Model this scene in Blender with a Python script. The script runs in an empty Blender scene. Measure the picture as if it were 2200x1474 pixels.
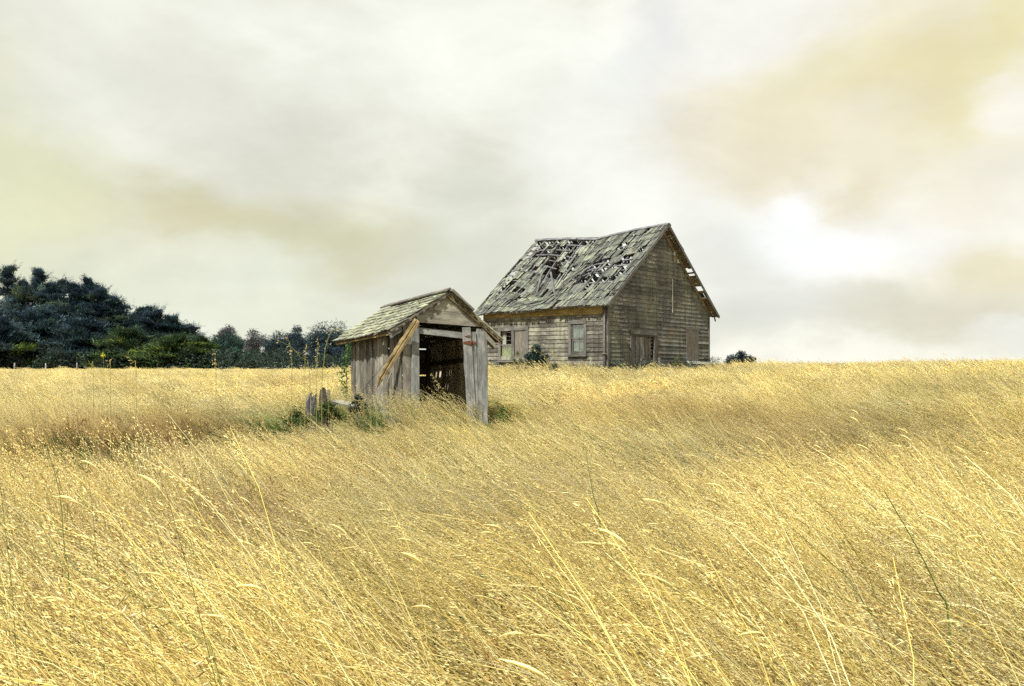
import bpy, math, random
import numpy as np
from mathutils import Vector, Matrix

random.seed(7)
rng = np.random.default_rng(11)
scene = bpy.context.scene
COL = scene.collection

# ------------------------------------------------------------------ camera
F = 2000.0          # focal length in photograph pixels (photograph 2200 wide)
HZ = 815.0          # eye level row
cam_d = bpy.data.cameras.new('camera')
cam = bpy.data.objects.new('camera', cam_d)
COL.objects.link(cam)
cam_d.sensor_width = 36.0
cam_d.lens = 36.0 * F / 2200.0
cam_d.shift_y = (HZ - 737.0) / 2200.0
cam_d.clip_start = 0.05
cam_d.clip_end = 5000
cam.location = (0, 0, 0)
cam.rotation_euler = (math.radians(90), 0, 0)
scene.camera = cam

# ------------------------------------------------------------------ exposure
scene.view_settings.view_transform = 'Standard'
scene.view_settings.look = 'None'
scene.view_settings.exposure = 0.88
scene.view_settings.gamma = 1.0
scene.view_settings.use_curve_mapping = False
scene.render.engine = 'CYCLES'
scene.cycles.max_bounces = 5
scene.cycles.diffuse_bounces = 3
scene.cycles.transparent_max_bounces = 6
scene.cycles.use_denoising = False

# ------------------------------------------------------------------ sun
SUN_AZ = Vector((-0.50, -0.82, 0)).normalized()     # horizontal direction towards the sun
SUN_EL = math.radians(51)
sun_dir = Vector((SUN_AZ.x*math.cos(SUN_EL), SUN_AZ.y*math.cos(SUN_EL), math.sin(SUN_EL)))
sd = bpy.data.lights.new('sun', 'SUN')
sd.energy = 5.0
sd.angle = math.radians(0.8)
sd.color = (1.0, 0.965, 0.885)
sun = bpy.data.objects.new('sun', sd)
COL.objects.link(sun)
sun.rotation_euler = sun_dir.to_track_quat('Z', 'Y').to_euler()
sun.location = (0, 0, 60)

# ------------------------------------------------------------------ node helper
class NT:
    def __init__(s, tree): s.t = tree; s.n = tree.nodes; s.l = tree.links
    def new(s, ty, **kw):
        n = s.n.new(ty)
        for k, v in kw.items(): setattr(n, k, v)
        return n
    def put(s, sock, v):
        if isinstance(v, bpy.types.NodeSocket): s.l.new(v, sock)
        elif v is not None:
            if isinstance(v, (tuple, list)) and len(v) == 3 and sock.type == 'RGBA': v = (*v, 1)
            sock.default_value = v
    def math(s, op, a, b=None, c=None, clamp=False):
        n = s.new('ShaderNodeMath', operation=op, use_clamp=clamp)
        s.put(n.inputs[0], a)
        if b is not None: s.put(n.inputs[1], b)
        if c is not None: s.put(n.inputs[2], c)
        return n.outputs[0]
    def mix(s, f, a, b, mode='MIX'):
        n = s.new('ShaderNodeMix', data_type='RGBA', blend_type=mode)
        s.put(n.inputs[0], f); s.put(n.inputs[6], a); s.put(n.inputs[7], b)
        return n.outputs[2]
    def vmath(s, op, a, b=None):
        n = s.new('ShaderNodeVectorMath', operation=op)
        s.put(n.inputs[0], a)
        if b is not None: s.put(n.inputs[1], b)
        return n.outputs[0]
    def noise(s, vec, scale, detail=4, rough=0.55, dist=0.0):
        n = s.new('ShaderNodeTexNoise')
        s.put(n.inputs['Vector'], vec)
        n.inputs['Scale'].default_value = scale; n.inputs['Detail'].default_value = detail
        n.inputs['Roughness'].default_value = rough; n.inputs['Distortion'].default_value = dist
        return n.outputs[0]
    def ramp(s, f, lo, hi):
        n = s.new('ShaderNodeMapRange'); n.interpolation_type = 'SMOOTHSTEP'
        s.put(n.inputs[0], f); n.inputs[1].default_value = lo; n.inputs[2].default_value = hi
        return n.outputs[0]

def s2l(r, g=None, b=None):
    if g is None: r, g, b = r
    f = lambda c: (c/255/12.92) if c/255 <= .04045 else ((c/255+.055)/1.055)**2.4
    return (f(r), f(g), f(b))

# ------------------------------------------------------------------ world: cloud cover over a physical sky
world = bpy.data.worlds.new('World'); scene.world = world; world.use_nodes = True
W = NT(world.node_tree); W.n.clear()
tc = W.new('ShaderNodeTexCoord')
sep = W.new('ShaderNodeSeparateXYZ'); W.l.new(tc.outputs['Generated'], sep.inputs[0])
X, Y, Z = sep.outputs
az0 = W.math('ARCTAN2', X, Y)
el0 = W.math('ARCSINE', Z)
flat = W.new('ShaderNodeCombineXYZ')
W.put(flat.inputs[0], X); W.put(flat.inputs[1], Y); W.put(flat.inputs[2], W.math('MULTIPLY', Z, 1.9))
V = flat.outputs[0]
w1 = W.noise(V, 4.5, 7, .58); w2 = W.noise(W.vmath('ADD', V, (7.3, 1.1, 4.2)), 4.5, 7, .58)
az = W.math('MULTIPLY_ADD', W.math('SUBTRACT', w1, .5), .20, az0)
el = W.math('MULTIPLY_ADD', W.math('SUBTRACT', w2, .5), .15, el0)
big = W.noise(W.vmath('ADD', V, (2.0, 5.0, 1.0)), 2.3, 6, .5, .6)
fine = W.noise(W.vmath('ADD', V, (0.3, 2.2, 9.0)), 7.5, 6, .55, .3)
k = W.ramp(W.math('MULTIPLY_ADD', fine, .40, W.math('MULTIPLY', big, .60)), .38, .62)
col = W.mix(k, s2l(225, 223, 204), s2l(246, 245, 233))
# individual cloud masses: photograph px, radii px, colour, amount
BL = [(20, 400, 190, 170, (222, 221, 180), .8), (500, 455, 210, 55, (206, 199, 155), .8), (690, 525, 210, 60, (203, 198, 160), .8),
      (580, 310, 130, 100, (208, 207, 190), .7), (330, 100, 300, 120, (226, 227, 213), .5), (1020, 470, 140, 110, (204, 206, 188), .55),
      (585, 575, 120, 50, (228, 231, 213), .7), (960, 110, 230, 130, (243, 244, 231), .7), (200, 590, 240, 60, (217, 219, 194), .6),
      (420, 680, 420, 60, (217, 221, 200), .6), (1000, 620, 260, 60, (208, 209, 192), .6), (230, 240, 150, 80, (230, 231, 218), .5),
      (1400, 110, 60, 150, (224, 224, 222), .7), (1490, 290, 60, 120, (226, 226, 222), .6), (1320, 300, 130, 150, (241, 242, 232), .8),
      (1640, 90, 140, 90, (241, 239, 231), .7), (1650, 260, 150, 70, (232, 222, 194), .75), (1650, 360, 120, 70, (228, 217, 188), .75),
      (2010, 60, 190, 80, (238, 230, 210), .7), (1960, 215, 210, 110, (227, 216, 165), .85), (2180, 90, 70, 130, (228, 218, 158), .6),
      (1850, 290, 110, 60, (236, 228, 208), .6), (2175, 255, 60, 45, (242, 237, 224), .85), (1838, 440, 45, 65, (225, 212, 172), .8),
      (1700, 460, 60, 60, (249, 249, 247), .85), (1830, 545, 210, 75, (247, 247, 246), .8), (2060, 420, 160, 60, (238, 230, 211), .7),
      (2140, 600, 150, 60, (224, 212, 172), .7), (1980, 705, 300, 50, (207, 201, 180), .75), (1560, 600, 110, 90, (212, 212, 202), .6),
      (1700, 700, 120, 50, (226, 226, 220), .6), (2195, 745, 90, 25, (230, 230, 224), .7), (1540, 730, 200, 40, (214, 214, 204), .6)]
for (bx, by, rx, ry, c, amt) in BL:
    a = math.atan((bx-1100)/F); e = math.atan((HZ-by)/F*math.cos(a))
    ra = rx/F*math.cos(a)**2*1.2; re = ry/F*1.2
    da = W.math('DIVIDE', W.math('SUBTRACT', az, a), ra)
    de = W.math('DIVIDE', W.math('SUBTRACT', el, e), re)
    d2 = W.math('ADD', W.math('MULTIPLY', da, da), W.math('MULTIPLY', de, de))
    m = W.math('MULTIPLY', W.math('EXPONENT', W.math('MULTIPLY', W.math('POWER', d2, 1.4), -.8)), min(1, amt*1.12))
    col = W.mix(m, col, s2l(c))
# soft cloud relief on top
rel = W.math('MULTIPLY_ADD', W.math('SUBTRACT', fine, .5), .16, 1.0)
ridge = W.noise(W.vmath('ADD', V, (5.1, 3.3, 0.7)), 5.2, 9, .62, .9)
rel = W.math('MULTIPLY_ADD', W.math('SUBTRACT', ridge, .5), .27, rel)
col = W.mix(1.0, col, W.vmath('MULTIPLY', (1, 1, 1), rel), 'MULTIPLY')
bgc = W.new('ShaderNodeBackground'); W.put(bgc.inputs[0], col); bgc.inputs[1].default_value = 0.595
sky = W.new('ShaderNodeTexSky', sky_type='NISHITA', sun_disc=False)
sky.sun_elevation = SUN_EL
sky.sun_rotation = math.atan2(SUN_AZ.x, SUN_AZ.y)
bgs = W.new('ShaderNodeBackground'); W.l.new(sky.outputs[0], bgs.inputs[0]); bgs.inputs[1].default_value = 0.12
mx = W.new('ShaderNodeMixShader'); mx.inputs[0].default_value = 0.95
W.l.new(bgs.outputs[0], mx.inputs[1]); W.l.new(bgc.outputs[0], mx.inputs[2])
wo = W.new('ShaderNodeOutputWorld'); W.l.new(mx.outputs[0], wo.inputs[0])

# ------------------------------------------------------------------ terrain height
YL = [-200, 0, 10, 20, 38, 60, 90, 150, 200, 900]
HL = [-1.6, -1.6, -1.47, -1.28, -.82, -.35, .3, 1.4, 1.5, 1.5]
YC = [-200, 0, 10, 14.5, 17, 19, 28, 38, 46, 60, 100, 200, 900]
HC = [-1.6, -1.6, -1.48, -1.40, -1.25, -1.03, -.72, -.22, .0, .20, .40, .3, -1]
YR = [-200, 0, 10, 20, 32, 44, 55, 75, 150, 900]
HR = [-1.6, -1.6, -1.28, -.82, -.25, .10, .23, .22, -.6, -6]
def sm(x): x = np.clip(x, 0, 1); return x*x*(3-2*x)
def gh(x, y):
    x = np.asarray(x, float); y = np.asarray(y, float)
    t = x/np.maximum(y+4, 6)
    wl = sm((-t-.06)/.22); wr = sm((t-.12)/.28)
    l, c, r = np.interp(y, YL, HL), np.interp(y, YC, HC), np.interp(y, YR, HR)
    h = l*wl + r*wr + c*(1-wl-wr)
    bump = .05*np.sin(x*.9+y*.5)*np.sin(y*.7-x*.3+1) + .04*np.sin(x*.37-y*.21+2)
    return h + bump
def gz(x, y): return float(gh(x, y))
def px(X_, Y_, D):      # photograph pixel + distance -> world point
    return Vector(((X_-1100)/F*D, D, (HZ-Y_)/F*D))

# ------------------------------------------------------------------ object helpers
WM = {}
def tag(o, label=None, cat=None, group=None, kind=None):
    if label: o['label'] = label
    if cat: o['category'] = cat
    if group: o['group'] = group
    if kind: o['kind'] = kind
    return o
def link(name, data, mw=None, parent=None):
    o = bpy.data.objects.new(name, data); COL.objects.link(o)
    mw = mw or Matrix.Identity(4)
    WM[o] = mw
    if parent is not None:
        o.parent = parent; o.matrix_local = WM[parent].inverted() @ mw
    else: o.matrix_local = mw
    return o
def empty(name, loc): return link(name, None, Matrix.Translation(Vector(loc)))
def mesh(name, verts, faces, mat, smooth=False):
    me = bpy.data.meshes.new(name); me.from_pydata([tuple(v) for v in verts], [], faces); me.update()
    if mat: me.materials.append(mat)
    if smooth: me.shade_smooth()
    return me
def npmesh(name, verts, tris, mat, color=None):
    me = bpy.data.meshes.new(name)
    verts = np.asarray(verts, np.float32); tris = np.asarray(tris, np.int32)
    nv, nt, k = len(verts), len(tris), tris.shape[1]
    me.vertices.add(nv); me.vertices.foreach_set('co', verts.ravel())
    me.loops.add(nt*k); me.loops.foreach_set('vertex_index', tris.ravel())
    me.polygons.add(nt); me.polygons.foreach_set('loop_start', np.arange(nt, dtype=np.int32)*k)
    me.update(calc_edges=True)
    if color is not None:
        at = me.color_attributes.new('tone', 'FLOAT_COLOR', 'POINT')
        c = np.ones((nv, 4), np.float32); c[:, :3] = color
        at.data.foreach_set('color', c.ravel())
    if mat: me.materials.append(mat)
    me.validate()
    return me
def frame(o, x, y, z):   # world matrix from origin and axes
    m = Matrix.Identity(4)
    for i, a in enumerate((x, y, z)):
        for j in range(3): m[j][i] = a[j]
    for j in range(3): m[j][3] = o[j]
    return m
BOXF = [(0,3,2,1),(4,5,6,7),(0,1,5,4),(1,2,6,5),(2,3,7,6),(3,0,4,7)]
def board(name, p0, p1, w, th, nrm, mat, parent, segs=1, rag=0.0, taper=1.0, cup=0.0, endrag=0.0):
    """plank from p0 to p1, its width across, its thickness along nrm; local X runs along the grain"""
    p0 = Vector(p0); p1 = Vector(p1); d = p1-p0; L = d.length; x = d/L
    z = Vector(nrm); z = (z - x*z.dot(x)).normalized(); y = z.cross(x)
    V_, Fc = [], []
    for i in range(segs+1):
        s = L*i/segs; ww = w*(1+(taper-1)*i/segs)
        j0 = random.uniform(-rag, rag); j1 = random.uniform(-rag, rag)
        e0 = random.uniform(-endrag, endrag) if i in (0, segs) else 0
        e1 = random.uniform(-endrag, endrag) if i in (0, segs) else 0
        zc = cup*math.sin(math.pi*i/segs)
        V_ += [(s+e0, -ww/2+j0, -th/2+zc), (s+e1, ww/2+j1, -th/2+zc), (s+e1, ww/2+j1, th/2+zc), (s+e0, -ww/2+j0, th/2+zc)]
    Fc.append((0, 3, 2, 1)); n = segs*4; Fc.append((n, n+1, n+2, n+3))
    for i in range(segs):
        a = i*4
        for k_ in range(4):
            b = (k_+1) % 4
            Fc.append((a+k_, a+b, a+4+b, a+4+k_))
    return link(name, mesh(name, V_, Fc, mat), frame(p0, x, y, z), parent)
def prism(name, pts_front, back, mat, parent, origin=None, xax=None, nrm=None):
    """polygon of world points extruded by vector back; local frame along xax"""
    origin = Vector(origin if origin is not None else pts_front[0]); back = Vector(back)
    x = Vector(xax).normalized(); z = Vector(nrm); z = (z-x*z.dot(x)).normalized(); y = z.cross(x)
    m = frame(origin, x, y, z); mi = m.inverted()
    n = len(pts_front)
    V_ = [mi @ Vector(p) for p in pts_front] + [mi @ (Vector(p)+back) for p in pts_front]
    Fc = [tuple(range(n)), tuple(range(2*n-1, n-1, -1))] + [(i, i+n, (i+1) % n+n, (i+1) % n) for i in range(n)]
    me = mesh(name, V_, Fc, mat)
    return link(name, me, m, parent)
def tube(name, pts, radii, mat, parent=None, k=6, cap=True):
    pts = [Vector(p) for p in pts]; V_, Fc = [], []
    for i, p in enumerate(pts):
        d = (pts[min(i+1, len(pts)-1)]-pts[max(i-1, 0)]).normalized()
        a = d.cross(Vector((0.1, .3, 1)) if abs(d.z) < .9 else Vector((1, 0, .1))).normalized(); b = d.cross(a)
        for j in range(k):
            t = 2*math.pi*j/k; V_.append(p+(a*math.cos(t)+b*math.sin(t))*radii[i])
    for i in range(len(pts)-1):
        for j in range(k):
            Fc.append((i*k+j, i*k+(j+1) % k, (i+1)*k+(j+1) % k, (i+1)*k+j))
    if cap: Fc += [tuple(range(k-1, -1, -1)), tuple(range((len(pts)-1)*k, len(pts)*k))]
    o0 = pts[0] if parent is None else WM[parent].translation
    V_ = [v-o0 for v in V_]
    return link(name, mesh(name, V_, Fc, mat, True), Matrix.Translation(o0), parent)

# ------------------------------------------------------------------ materials
def mat_new(name):
    m = bpy.data.materials.new(name); m.use_nodes = True
    n = NT(m.node_tree); b = n.n['Principled BSDF']; b.inputs['Roughness'].default_value = .85
    b.inputs['Specular IOR Level'].default_value = .25
    return m, n, b
def bump(n, b, h, strength, dist=.01):
    bp = n.new('ShaderNodeBump'); n.put(bp.inputs['Height'], h)
    bp.inputs['Strength'].default_value = strength; bp.inputs['Distance'].default_value = dist
    n.l.new(bp.outputs[0], b.inputs['Normal'])
def wood(name, dark, mid, light, lichen=None, lich=(.5, .7), streak=.0, grain=1.0, board_var=.5, patch=None, rust=None):
    """weathered wood: grain along local X, per-board tone, stains and lichen placed by world position"""
    m, n, b = mat_new(name)
    tcn = n.new('ShaderNodeTexCoord'); oi = n.new('ShaderNodeObjectInfo'); geo = n.new('ShaderNodeNewGeometry')
    off = n.new('ShaderNodeCombineXYZ')
    for i in range(3): n.put(off.inputs[i], n.math('MULTIPLY', oi.outputs['Random'], 37.0+11*i))
    sc = n.vmath('MULTIPLY', tcn.outputs['Object'], (1.3, 22.0*grain, 22.0*grain))
    g1 = n.noise(n.vmath('ADD', sc, off.outputs[0]), 1.6, 6, .65, .4)
    sc2 = n.vmath('MULTIPLY', tcn.outputs['Object'], (3.0, 90.0*grain, 90.0*grain))
    g2 = n.noise(n.vmath('ADD', sc2, off.outputs[0]), 1.2, 3, .6)
    blot = n.noise(n.vmath('ADD', n.vmath('MULTIPLY', tcn.outputs['Object'], (2.5, 5, 5)), off.outputs[0]), 1.0, 5, .6)
    c = n.mix(n.ramp(g1, .30, .70), dark, mid)
    c = n.mix(n.ramp(blot, .42, .72), c, light)
    bright = n.math('MULTIPLY_ADD', n.math('SUBTRACT', oi.outputs['Random'], .5), board_var, 1.0)
    bright = n.math('MULTIPLY', bright, n.math('MULTIPLY_ADD', g2, .7, .65))
    c = n.mix(1.0, c, n.vmath('MULTIPLY', (1, 1, 1), bright), 'MULTIPLY')
    P = geo.outputs['Position']
    if lichen:
        st = n.noise(n.vmath('MULTIPLY', P, (1.6, 1.6, .35)), 1.0, 5, .6)
        sp = n.noise(P, 9.0, 5, .7)
        f = n.ramp(n.math('MULTIPLY_ADD', sp, .38, n.math('MULTIPLY', st, .62)), lich[0], lich[1])
        f = n.math('MULTIPLY', f, n.math('MULTIPLY_ADD', oi.outputs['Random'], .6, .4))
        c = n.mix(f, c, lichen)
    if streak:
        vs = n.noise(n.vmath('MULTIPLY', P, (7.0, 7.0, .45)), 1.0, 4, .6)
        c = n.mix(n.math('MULTIPLY', n.ramp(vs, .50, .68), streak), c, tuple(x*.45 for x in dark))
    if patch:
        pn = n.noise(n.vmath('ADD', P, (4, 9, 2)), 1.4, 5, .6)
        c = n.mix(n.math('MULTIPLY', n.ramp(pn, .56, .7), .7), c, patch)
    n.put(b.inputs['Base Color'], c)
    bump(n, b, n.math('ADD', g1, n.math('MULTIPLY', g2, .5)), .55, .006)
    return m
M = {}
M['siding'] = wood('siding_wood', (.046, .042, .036), (.105, .098, .083), (.150, .142, .115), lichen=(.24, .245, .175), lich=(.46, .62), streak=.45, board_var=.9)
M['gable'] = wood('gable_wood', (.052, .050, .048), (.118, .114, .106), (.150, .146, .125), lichen=(.205, .215, .15), lich=(.45, .64), streak=.45, board_var=.8, patch=(.15, .115, .07))
M['trim'] = wood('trim_wood', (.052, .050, .046), (.112, .107, .097), (.155, .148, .132), board_var=.4)
M['shake'] = wood('shake_wood', (.11, .11, .105), (.24, .245, .225), (.34, .35, .29), lichen=(.42, .45, .31), lich=(.44, .60), board_var=.9, patch=(.15, .135, .105))
M['batten'] = wood('batten_wood', (.045, .046, .052), (.10, .102, .11), (.165, .167, .17), board_var=.5)
M['gold'] = wood('bare_wood', (.085, .066, .040), (.175, .138, .080), (.24, .195, .12), board_var=.5)
M['eave'] = wood('ochre_eave_wood', (.12, .085, .035), (.27, .195, .07), (.34, .26, .11), board_var=.2)
M['inner'] = wood('interior_wood', (.035, .028, .02), (.075, .058, .04), (.10, .08, .05), board_var=.6)
M['shed'] = wood('shed_plank_wood', (.055, .050, .042), (.135, .126, .106), (.20, .188, .155), lichen=(.26, .22, .11), lich=(.56, .72), board_var=.9)
M['shedgray'] = wood('silvered_wood', (.085, .086, .084), (.20, .205, .200), (.29, .295, .28), lichen=(.32, .32, .23), lich=(.52, .70), board_var=.35)
M['gablefront'] = wood('pale_board_wood', (.12, .112, .092), (.25, .238, .195), (.32, .308, .25), board_var=.25)
M['shedshake'] = wood('shed_shingle_wood', (.13, .125, .10), (.30, .305, .24), (.44, .45, .34), lichen=(.46, .50, .30), lich=(.42, .60), board_var=.9)
M['rot'] = wood('rotten_wood', (.07, .048, .022), (.24, .175, .08), (.42, .33, .17), board_var=.2, grain=.8, patch=(.05, .035, .018), streak=.6)
M['door'] = wood('door_wood', (.09, .082, .075), (.20, .19, .175), (.29, .28, .26), streak=.5, board_var=.6)
M['ply'] = wood('plywood_wood', (.080, .072, .060), (.125, .113, .093), (.155, .142, .118), board_var=.1)
M['innerwall'] = wood('interior_wall_wood', (.19, .155, .10), (.40, .335, .235), (.50, .43, .31), board_var=.7)
M['pale'] = wood('pale_painted_wood', (.30, .31, .28), (.44, .46, .41), (.52, .53, .48), board_var=.2)
def simple(name, col, rough=.8, sp=.25, var=.3, scale=8.0, metal=0.0, b2=None):
    m, n, b = mat_new(name); g = n.new('ShaderNodeNewGeometry')
    f = n.noise(g.outputs['Position'], scale, 5, .6)
    c2 = b2 or tuple(x*(1-var) for x in col)
    n.put(b.inputs['Base Color'], n.mix(n.ramp(f, .35, .65), col, c2))
    b.inputs['Roughness'].default_value = rough; b.inputs['Specular IOR Level'].default_value = sp
    b.inputs['Metallic'].default_value = metal
    bump(n, b, f, .4, .01)
    return m
M['rust'] = simple('rusty_iron', (.13, .052, .03), .85, .3, .5, 40, b2=(.10, .035, .02))
M['stone'] = simple('grey_stone', (.12, .115, .12), .9, .2, .6, 14)
M['curtain'] = simple('faded_curtain', (.34, .35, .29), .9, .1, .45, 5)
M['curtain2'] = simple('yellow_lit_curtain', (.40, .40, .14), .9, .1, .45, 4)  # white curtain; the yellow light on it is put into the colour
M['dark'] = simple('dark_lining', (.022, .020, .018), .95, .1, .4, 4)
M['pipe'] = simple('pipe_metal', (.10, .09, .085), .6, .4, .4, 12)
M['wire'] = simple('black_wire', (.03, .03, .03), .6, .4, .3, 12)
M['bark'] = simple('tree_bark', (.075, .06, .05), .95, .1, .5, 3)
M['stem'] = simple('green_stem', (.16, .17, .05), .8, .2, .4, 6)
# window glass
mg = bpy.data.materials.new('old_window_glass'); mg.use_nodes = True
ng = NT(mg.node_tree); ng.n.clear()
gt = ng.new('ShaderNodeBsdfTransparent'); gt.inputs[0].default_value = (.86, .9, .88, 1)
gg_ = ng.new('ShaderNodeBsdfGlossy'); gg_.inputs['Roughness'].default_value = .08
gx = ng.new('ShaderNodeMixShader'); gx.inputs[0].default_value = .16
ng.l.new(gt.outputs[0], gx.inputs[1]); ng.l.new(gg_.outputs[0], gx.inputs[2])
go2 = ng.new('ShaderNodeOutputMaterial'); ng.l.new(gx.outputs[0], go2.inputs[0])
M['glass'] = mg
# foliage-like materials driven by the vertex tone and instance tint
def leafmat(name, inst=False, trans=.3, rough=.7, spec=.25):
    m = bpy.data.materials.new(name); m.use_nodes = True; n = NT(m.node_tree); n.n.clear()
    a = n.new('ShaderNodeAttribute', attribute_name='tone')
    c = a.outputs['Color']
    if inst:
        t = n.new('ShaderNodeAttribute', attribute_name='tint', attribute_type='INSTANCER')
        c = n.mix(1.0, c, t.outputs['Color'], 'MULTIPLY')
    d = n.new('ShaderNodeBsdfPrincipled'); n.put(d.inputs['Base Color'], c)
    d.inputs['Roughness'].default_value = rough; d.inputs['Specular IOR Level'].default_value = spec
    tr = n.new('ShaderNodeBsdfTranslucent'); n.put(tr.inputs[0], c)
    mx_ = n.new('ShaderNodeMixShader'); mx_.inputs[0].default_value = trans
    n.l.new(d.outputs[0], mx_.inputs[1]); n.l.new(tr.outputs[0], mx_.inputs[2])
    o = n.new('ShaderNodeOutputMaterial'); n.l.new(mx_.outputs[0], o.inputs[0])
    return m
M['grass'] = leafmat('dry_grass_blades', True, .42, .55, .35)
M['stalk'] = leafmat('oat_stalk_straw', False, .25)
M['leaf'] = leafmat('foliage', False, .18, .75, .15)
# ground
mgr, n, b = mat_new('thatch_ground')
g = n.new('ShaderNodeNewGeometry'); P = g.outputs['Position']
f1 = n.noise(P, .6, 6, .6); f2 = n.noise(P, 14, 6, .7); f3 = n.noise(n.vmath('MULTIPLY', P, (40, 12, 12)), 1, 5, .7)
c = n.mix(n.ramp(f2, .3, .7), (.26, .19, .08), (.52, .41, .18))
c = n.mix(n.math('MULTIPLY', n.ramp(f1, .5, .7), .5), c, (.14, .12, .045))
c = n.mix(n.math('MULTIPLY', n.ramp(f3, .45, .65), .5), c, (.46, .37, .17))
n.put(b.inputs['Base Color'], c); bump(n, b, f2, 1.0, .05)
M['ground'] = mgr

# ------------------------------------------------------------------ ground sheet
ys = np.concatenate([np.linspace(-60, -2, 16), np.linspace(0, 60, 110), np.linspace(61.5, 170, 60), np.geomspace(178, 1800, 26)])
us = np.linspace(-1, 1, 141); us = np.sign(us)*(np.abs(us)**1.8)
GX, GY = [], []
for y in ys:
    wdt = 60 + max(y, 0)*1.4
    GX.append(us*wdt); GY.append(np.full_like(us, y))
GX = np.array(GX); GY = np.array(GY)
GV = np.stack([GX, GY, gh(GX, GY)], -1).reshape(-1, 3)
nx = len(us); q = []
for i in range(len(ys)-1):
    a = np.arange(nx-1)+i*nx
    q.append(np.stack([a, a+1, a+1+nx, a+nx], -1))
me = npmesh('ground', GV, np.concatenate(q), M['ground']); me.shade_smooth()
tag(link('ground', me), kind='structure')

# ================================================================== OLD HOUSE
C0 = Vector((3.857, 38.0, 0))                       # corner nearest to the camera
DG = Vector((.647, .763, 0)).normalized()           # along the gable wall
DS = Vector((-.763, .647, 0)).normalized()          # along the side wall
NG = -DS                                            # outward normal of gable wall
NS = -DG
WG, LS = 8.6, 6.72
TOPZ, RZ, EO, GO = 3.33, 6.86, .36, .36
UP = Vector((0, 0, 1))
def gable_uv(X_, Y_):
    t = (X_-1100)/F; s = (t*C0.y-C0.x)/(DG.x-t*DG.y); d = C0.y+DG.y*s
    return s, (HZ-Y_)/F*d
def side_uv(X_, Y_):
    t = (X_-1100)/F; s = (t*C0.y-C0.x)/(DS.x-t*DS.y); d = C0.y+DS.y*s
    return s, (HZ-Y_)/F*d
house = empty('abandoned_house', C0+DG*4.3+DS*3.4+UP*.15)
tag(house, 'weathered grey wooden farmhouse on the hill with a sagging shingle roof full of holes', 'house')
GB = -.45    # wall bottoms, below the ground line
def topline(u): return TOPZ + (RZ-.22-TOPZ)*(1-abs(u-WG/2)/(WG/2))

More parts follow.
